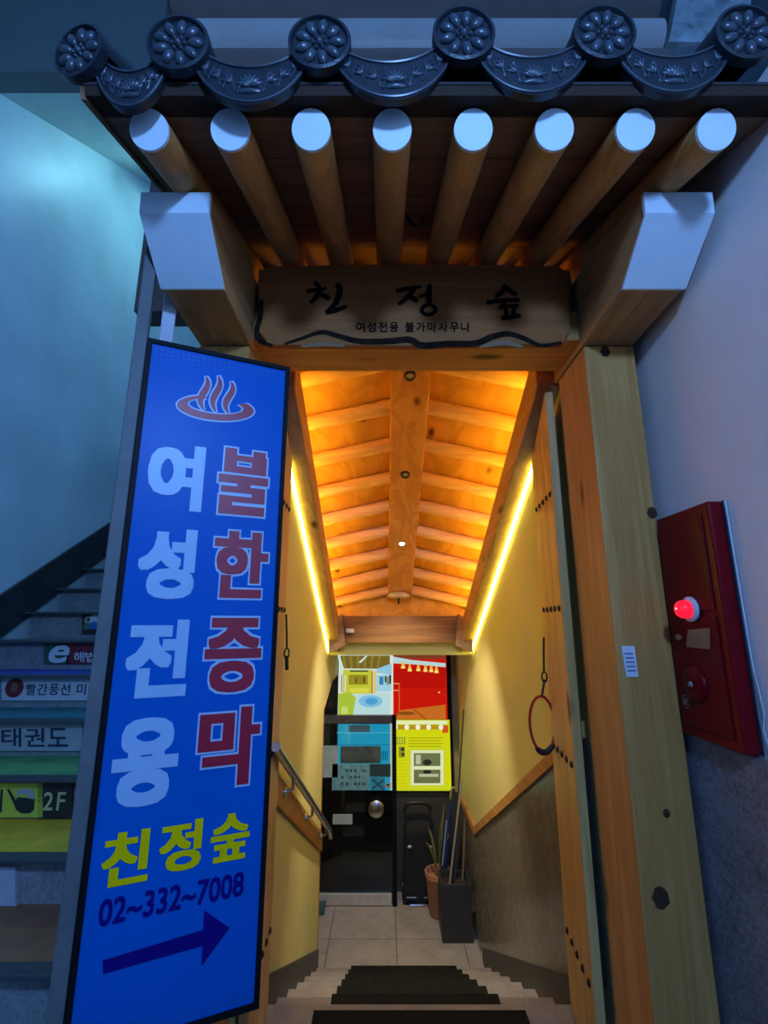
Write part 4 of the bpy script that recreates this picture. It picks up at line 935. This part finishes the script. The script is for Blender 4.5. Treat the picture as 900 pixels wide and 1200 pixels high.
# ------------------------------------------------------------------ folded shopping trolley
TYY = 5.21
tr_ = thing('shopping_trolley', P(490, 1060, TYY), 'black folding shopping trolley with a looped handle against the end wall', 'trolley')
def T(x, y, d=0): return P(440 + x / 6, 920 + y / 6, TYY) + Vector((0, d, 0))
mb = MB(); mb.tube([T(208, 790), T(206, 400), T(206, 180), T(216, 140), T(250, 126), T(340, 126), T(376, 140), T(388, 180), T(388, 400), T(398, 770)], 0.012, 10); mb.build('handle_frame', mat('dark_metal_tube', (0.10, 0.10, 0.10), 0.35, 0.8), tr_, smooth=True)
mb = MB(); mb.tube([T(207, 176, -.001), T(216, 138, -.001), T(250, 124, -.001), T(340, 124, -.001), T(376, 138, -.001), T(387, 176, -.001)], 0.017, 10); mb.build('grip', BLACKP, tr_, smooth=True)
a_ = T(196, 790); b_ = T(394, 300)
mb = MB(); mb.hexa([(a_.x - .01, TYY - .12, a_.z), (b_.x + .01, TYY - .12, a_.z), (b_.x, TYY - .07, b_.z), (a_.x + .02, TYY - .07, b_.z)], [(a_.x - .01, TYY + .02, a_.z), (b_.x + .01, TYY + .02, a_.z), (b_.x, TYY + .02, b_.z), (a_.x + .02, TYY + .02, b_.z)]); mb.build('bag', mat('black_fabric', (0.008, 0.008, 0.012), 0.85, bump=0.3), tr_, bevel=0.02)
for x in (236, 380):
    mb = MB(); mb.ball(T(x, 402, -.10), 0.022, 0.01, 0.014, 10, 6); mb.build('clip', mat('chrome_clip', (0.75, 0.75, 0.72), 0.3, 0.6), tr_, smooth=True)
for xa, xb in ((215, 280), (335, 380)): MB().tube([T(xa, 732, -.14), T(xb, 732, -.14)], 0.006, 8).build('front_strap', STEEL, tr_, smooth=True)
f = lambda x, d: Vector((T(x, 800).x, TYY + d, LZ + 0.012))
mb = MB(); mb.tube([f(398, 0) + Vector((0, 0, .12)), f(394, -.08) + Vector((0, 0, .03)), f(372, -.125), f(300, -.13), f(240, -.13)], 0.009, 8); mb.build('foot_bar', STEEL, tr_, smooth=True)
for x in (200, 402):
    c = Vector((T(x, 780).x, TYY + 0.03, LZ + 0.075)); mb = MB(); mb.lathe([(0.03, -.016), (0.075, -.016), (0.075, .016), (0.03, .016)], c, (1, 0, 0), 24); mb.build('wheel', BLACKP, tr_, smooth=True)

# terracotta pot with umbrella and dry plant
pt = Vector((0.50, 4.955, LZ))
t = thing('plant_pot', pt, 'terracotta pot half hidden behind the dark planter', 'plant pot')
MB().lathe([(0.075, 0), (0.095, 0.02), (0.122, 0.30), (0.132, 0.31), (0.132, 0.345), (0.115, 0.345), (0.108, 0.29)], pt, (0, 0, 1), 28).build('pot', mat('terracotta', (0.50, 0.22, 0.11), 0.7), t, smooth=True)
MB().lathe([(0.0, 0.27), (0.104, 0.27), (0.104, 0.28)], pt, (0, 0, 1), 24).build('soil', mat('soil', (0.03, 0.02, 0.015), 0.9), t)
LEAF = mat('olive_leaf', (0.16, 0.15, 0.04), 0.6, var=0.3)
for i in range(6):
    a = i * 2.4; d = Vector((math.cos(a) * .7, math.sin(a) * 0.7, 0)); h = 0.40 + 0.09 * (i % 4)
    p = [pt + d * (0.03 + 0.14 * (s_ / 6) ** 1.6) + Vector((0, 0, 0.28 + h * (s_ / 6) - 0.10 * (s_ / 6) ** 3)) for s_ in range(7)]
    p = [Vector((min(v.x, XR - .03), v.y, v.z)) for v in p]
    mb = MB(); mb.tube(p, [0.005, 0.006, 0.009, 0.013, 0.013, 0.009, 0.002], 5); o = mb.build('leaf', LEAF, t, smooth=True)
um = thing('umbrella', pt + Vector((0.05, -0.05, 0.28)), 'folded dark blue umbrella standing in the terracotta pot', 'umbrella')
a = pt + Vector((0.03, -0.04, 0.285)); b = pt + Vector((0.12, -0.01, 0.93))
NVY = mat('navy_cloth', (0.012, 0.025, 0.10), 0.6)
mb = MB(); mb.tube([a.lerp(b, s_ / 6) for s_ in range(7)], [0.008, 0.028, 0.034, 0.034, 0.03, 0.02, 0.008], 8); mb.build('canopy', NVY, um)
mb = MB(); mb.tube([b, b + Vector((.01, 0, .08)), b + Vector((.03, 0, .105)), b + Vector((.05, 0, .085))], 0.009, 8); mb.build('handle', STEEL, um, smooth=True)
mb = MB(); mb.tube([a.lerp(b, 0.2) + Vector((-.025, -.028, 0)), a.lerp(b, 0.75) + Vector((-.022, -.026, 0))], 0.006, 6); mb.build('rib', mat('pale_blue_rib', (0.35, 0.42, 0.6), 0.4), um, smooth=True)
# tall square planter box
pl = Vector((0.60, 4.69, LZ))
t = thing('planter', pl, 'tall dark grey square planter on the landing beside the right wall', 'planter')
PLM = mat('dark_grey_planter', (0.035, 0.036, 0.037), 0.55); hw_ = 0.125; hh = 0.415
for (x0, x1, y0, y1) in ((-hw_, hw_, -hw_, -hw_ + .015), (-hw_, hw_, hw_ - .015, hw_), (-hw_, -hw_ + .015, -hw_ + .015, hw_ - .015), (hw_ - .015, hw_, -hw_ + .015, hw_ - .015)):
    mb = MB(); mb.box(pl.x + x0, pl.x + x1, pl.y + y0, pl.y + y1, LZ, LZ + hh); mb.build('side_panel', PLM, t, bevel=0.003)
mb = MB(); mb.box(pl.x - hw_ + .015, pl.x + hw_ - .015, pl.y - hw_ + .015, pl.y + hw_ - .015, LZ, LZ + hh - .05); mb.build('soil', MC['soil'], t)
# sticks standing in the planter, leaning on the wall
def stick(name, p0, p1, r, m, lab, cat):
    mb = MB(); mb.tube([p0, p0.lerp(p1, .5), p1], r, 8); tag(mb.build(name, m, smooth=True), lab, cat)
zb = LZ + hh - .05
stick('bamboo_cane', Vector((0.585, 4.70, zb)), Vector((P(543.5, 832, 4.80).x, 4.80, P(543.5, 832, 4.80).z)), 0.0075, mat('dark_cane', (0.05, 0.035, 0.02), 0.6), 'long thin dark cane standing in the planter and reaching highest', 'cane')
stick('grey_pipe', Vector((0.555, 4.66, zb)), Vector((P(541, 915, 4.75).x, 4.75, P(541, 915, 4.75).z)), 0.009, mat('pale_pipe', (0.32, 0.30, 0.24), 0.5), 'pale thin pipe standing in the planter left of the cane', 'pipe')
stick('broom_stick', Vector((0.68, 4.74, zb)), Vector((0.738, 4.86, zb + .45)), 0.009, mat('brown_stick', (0.20, 0.13, 0.07), 0.6), 'short brown stick in the planter leaning on the right wall', 'stick')

# assumed, unseen street lamp behind the camera; pole and shade added around its light
t = thing('assumed_street_lamp', (-1.9, -1.1, 0), 'assumed street lamp, added out of view on a pole to light the gate', 'street lamp')
mb = MB(); mb.tube([(-1.9, -1.1, 0), (-1.9, -1.1, 2.9), (-1.7, -1.1, 3.12), (0.25, -0.9, 3.15)], 0.045, 12); mb.build('pole', ALU, t, smooth=True)
mb = MB(); mb.lathe([(0.03, 0.34), (0.16, 0.20), (0.20, 0.14), (0.17, 0.145), (0.02, 0.3)], LAMP, (0, 0, 1), 24); mb.build('shade', ALU, t, smooth=True)
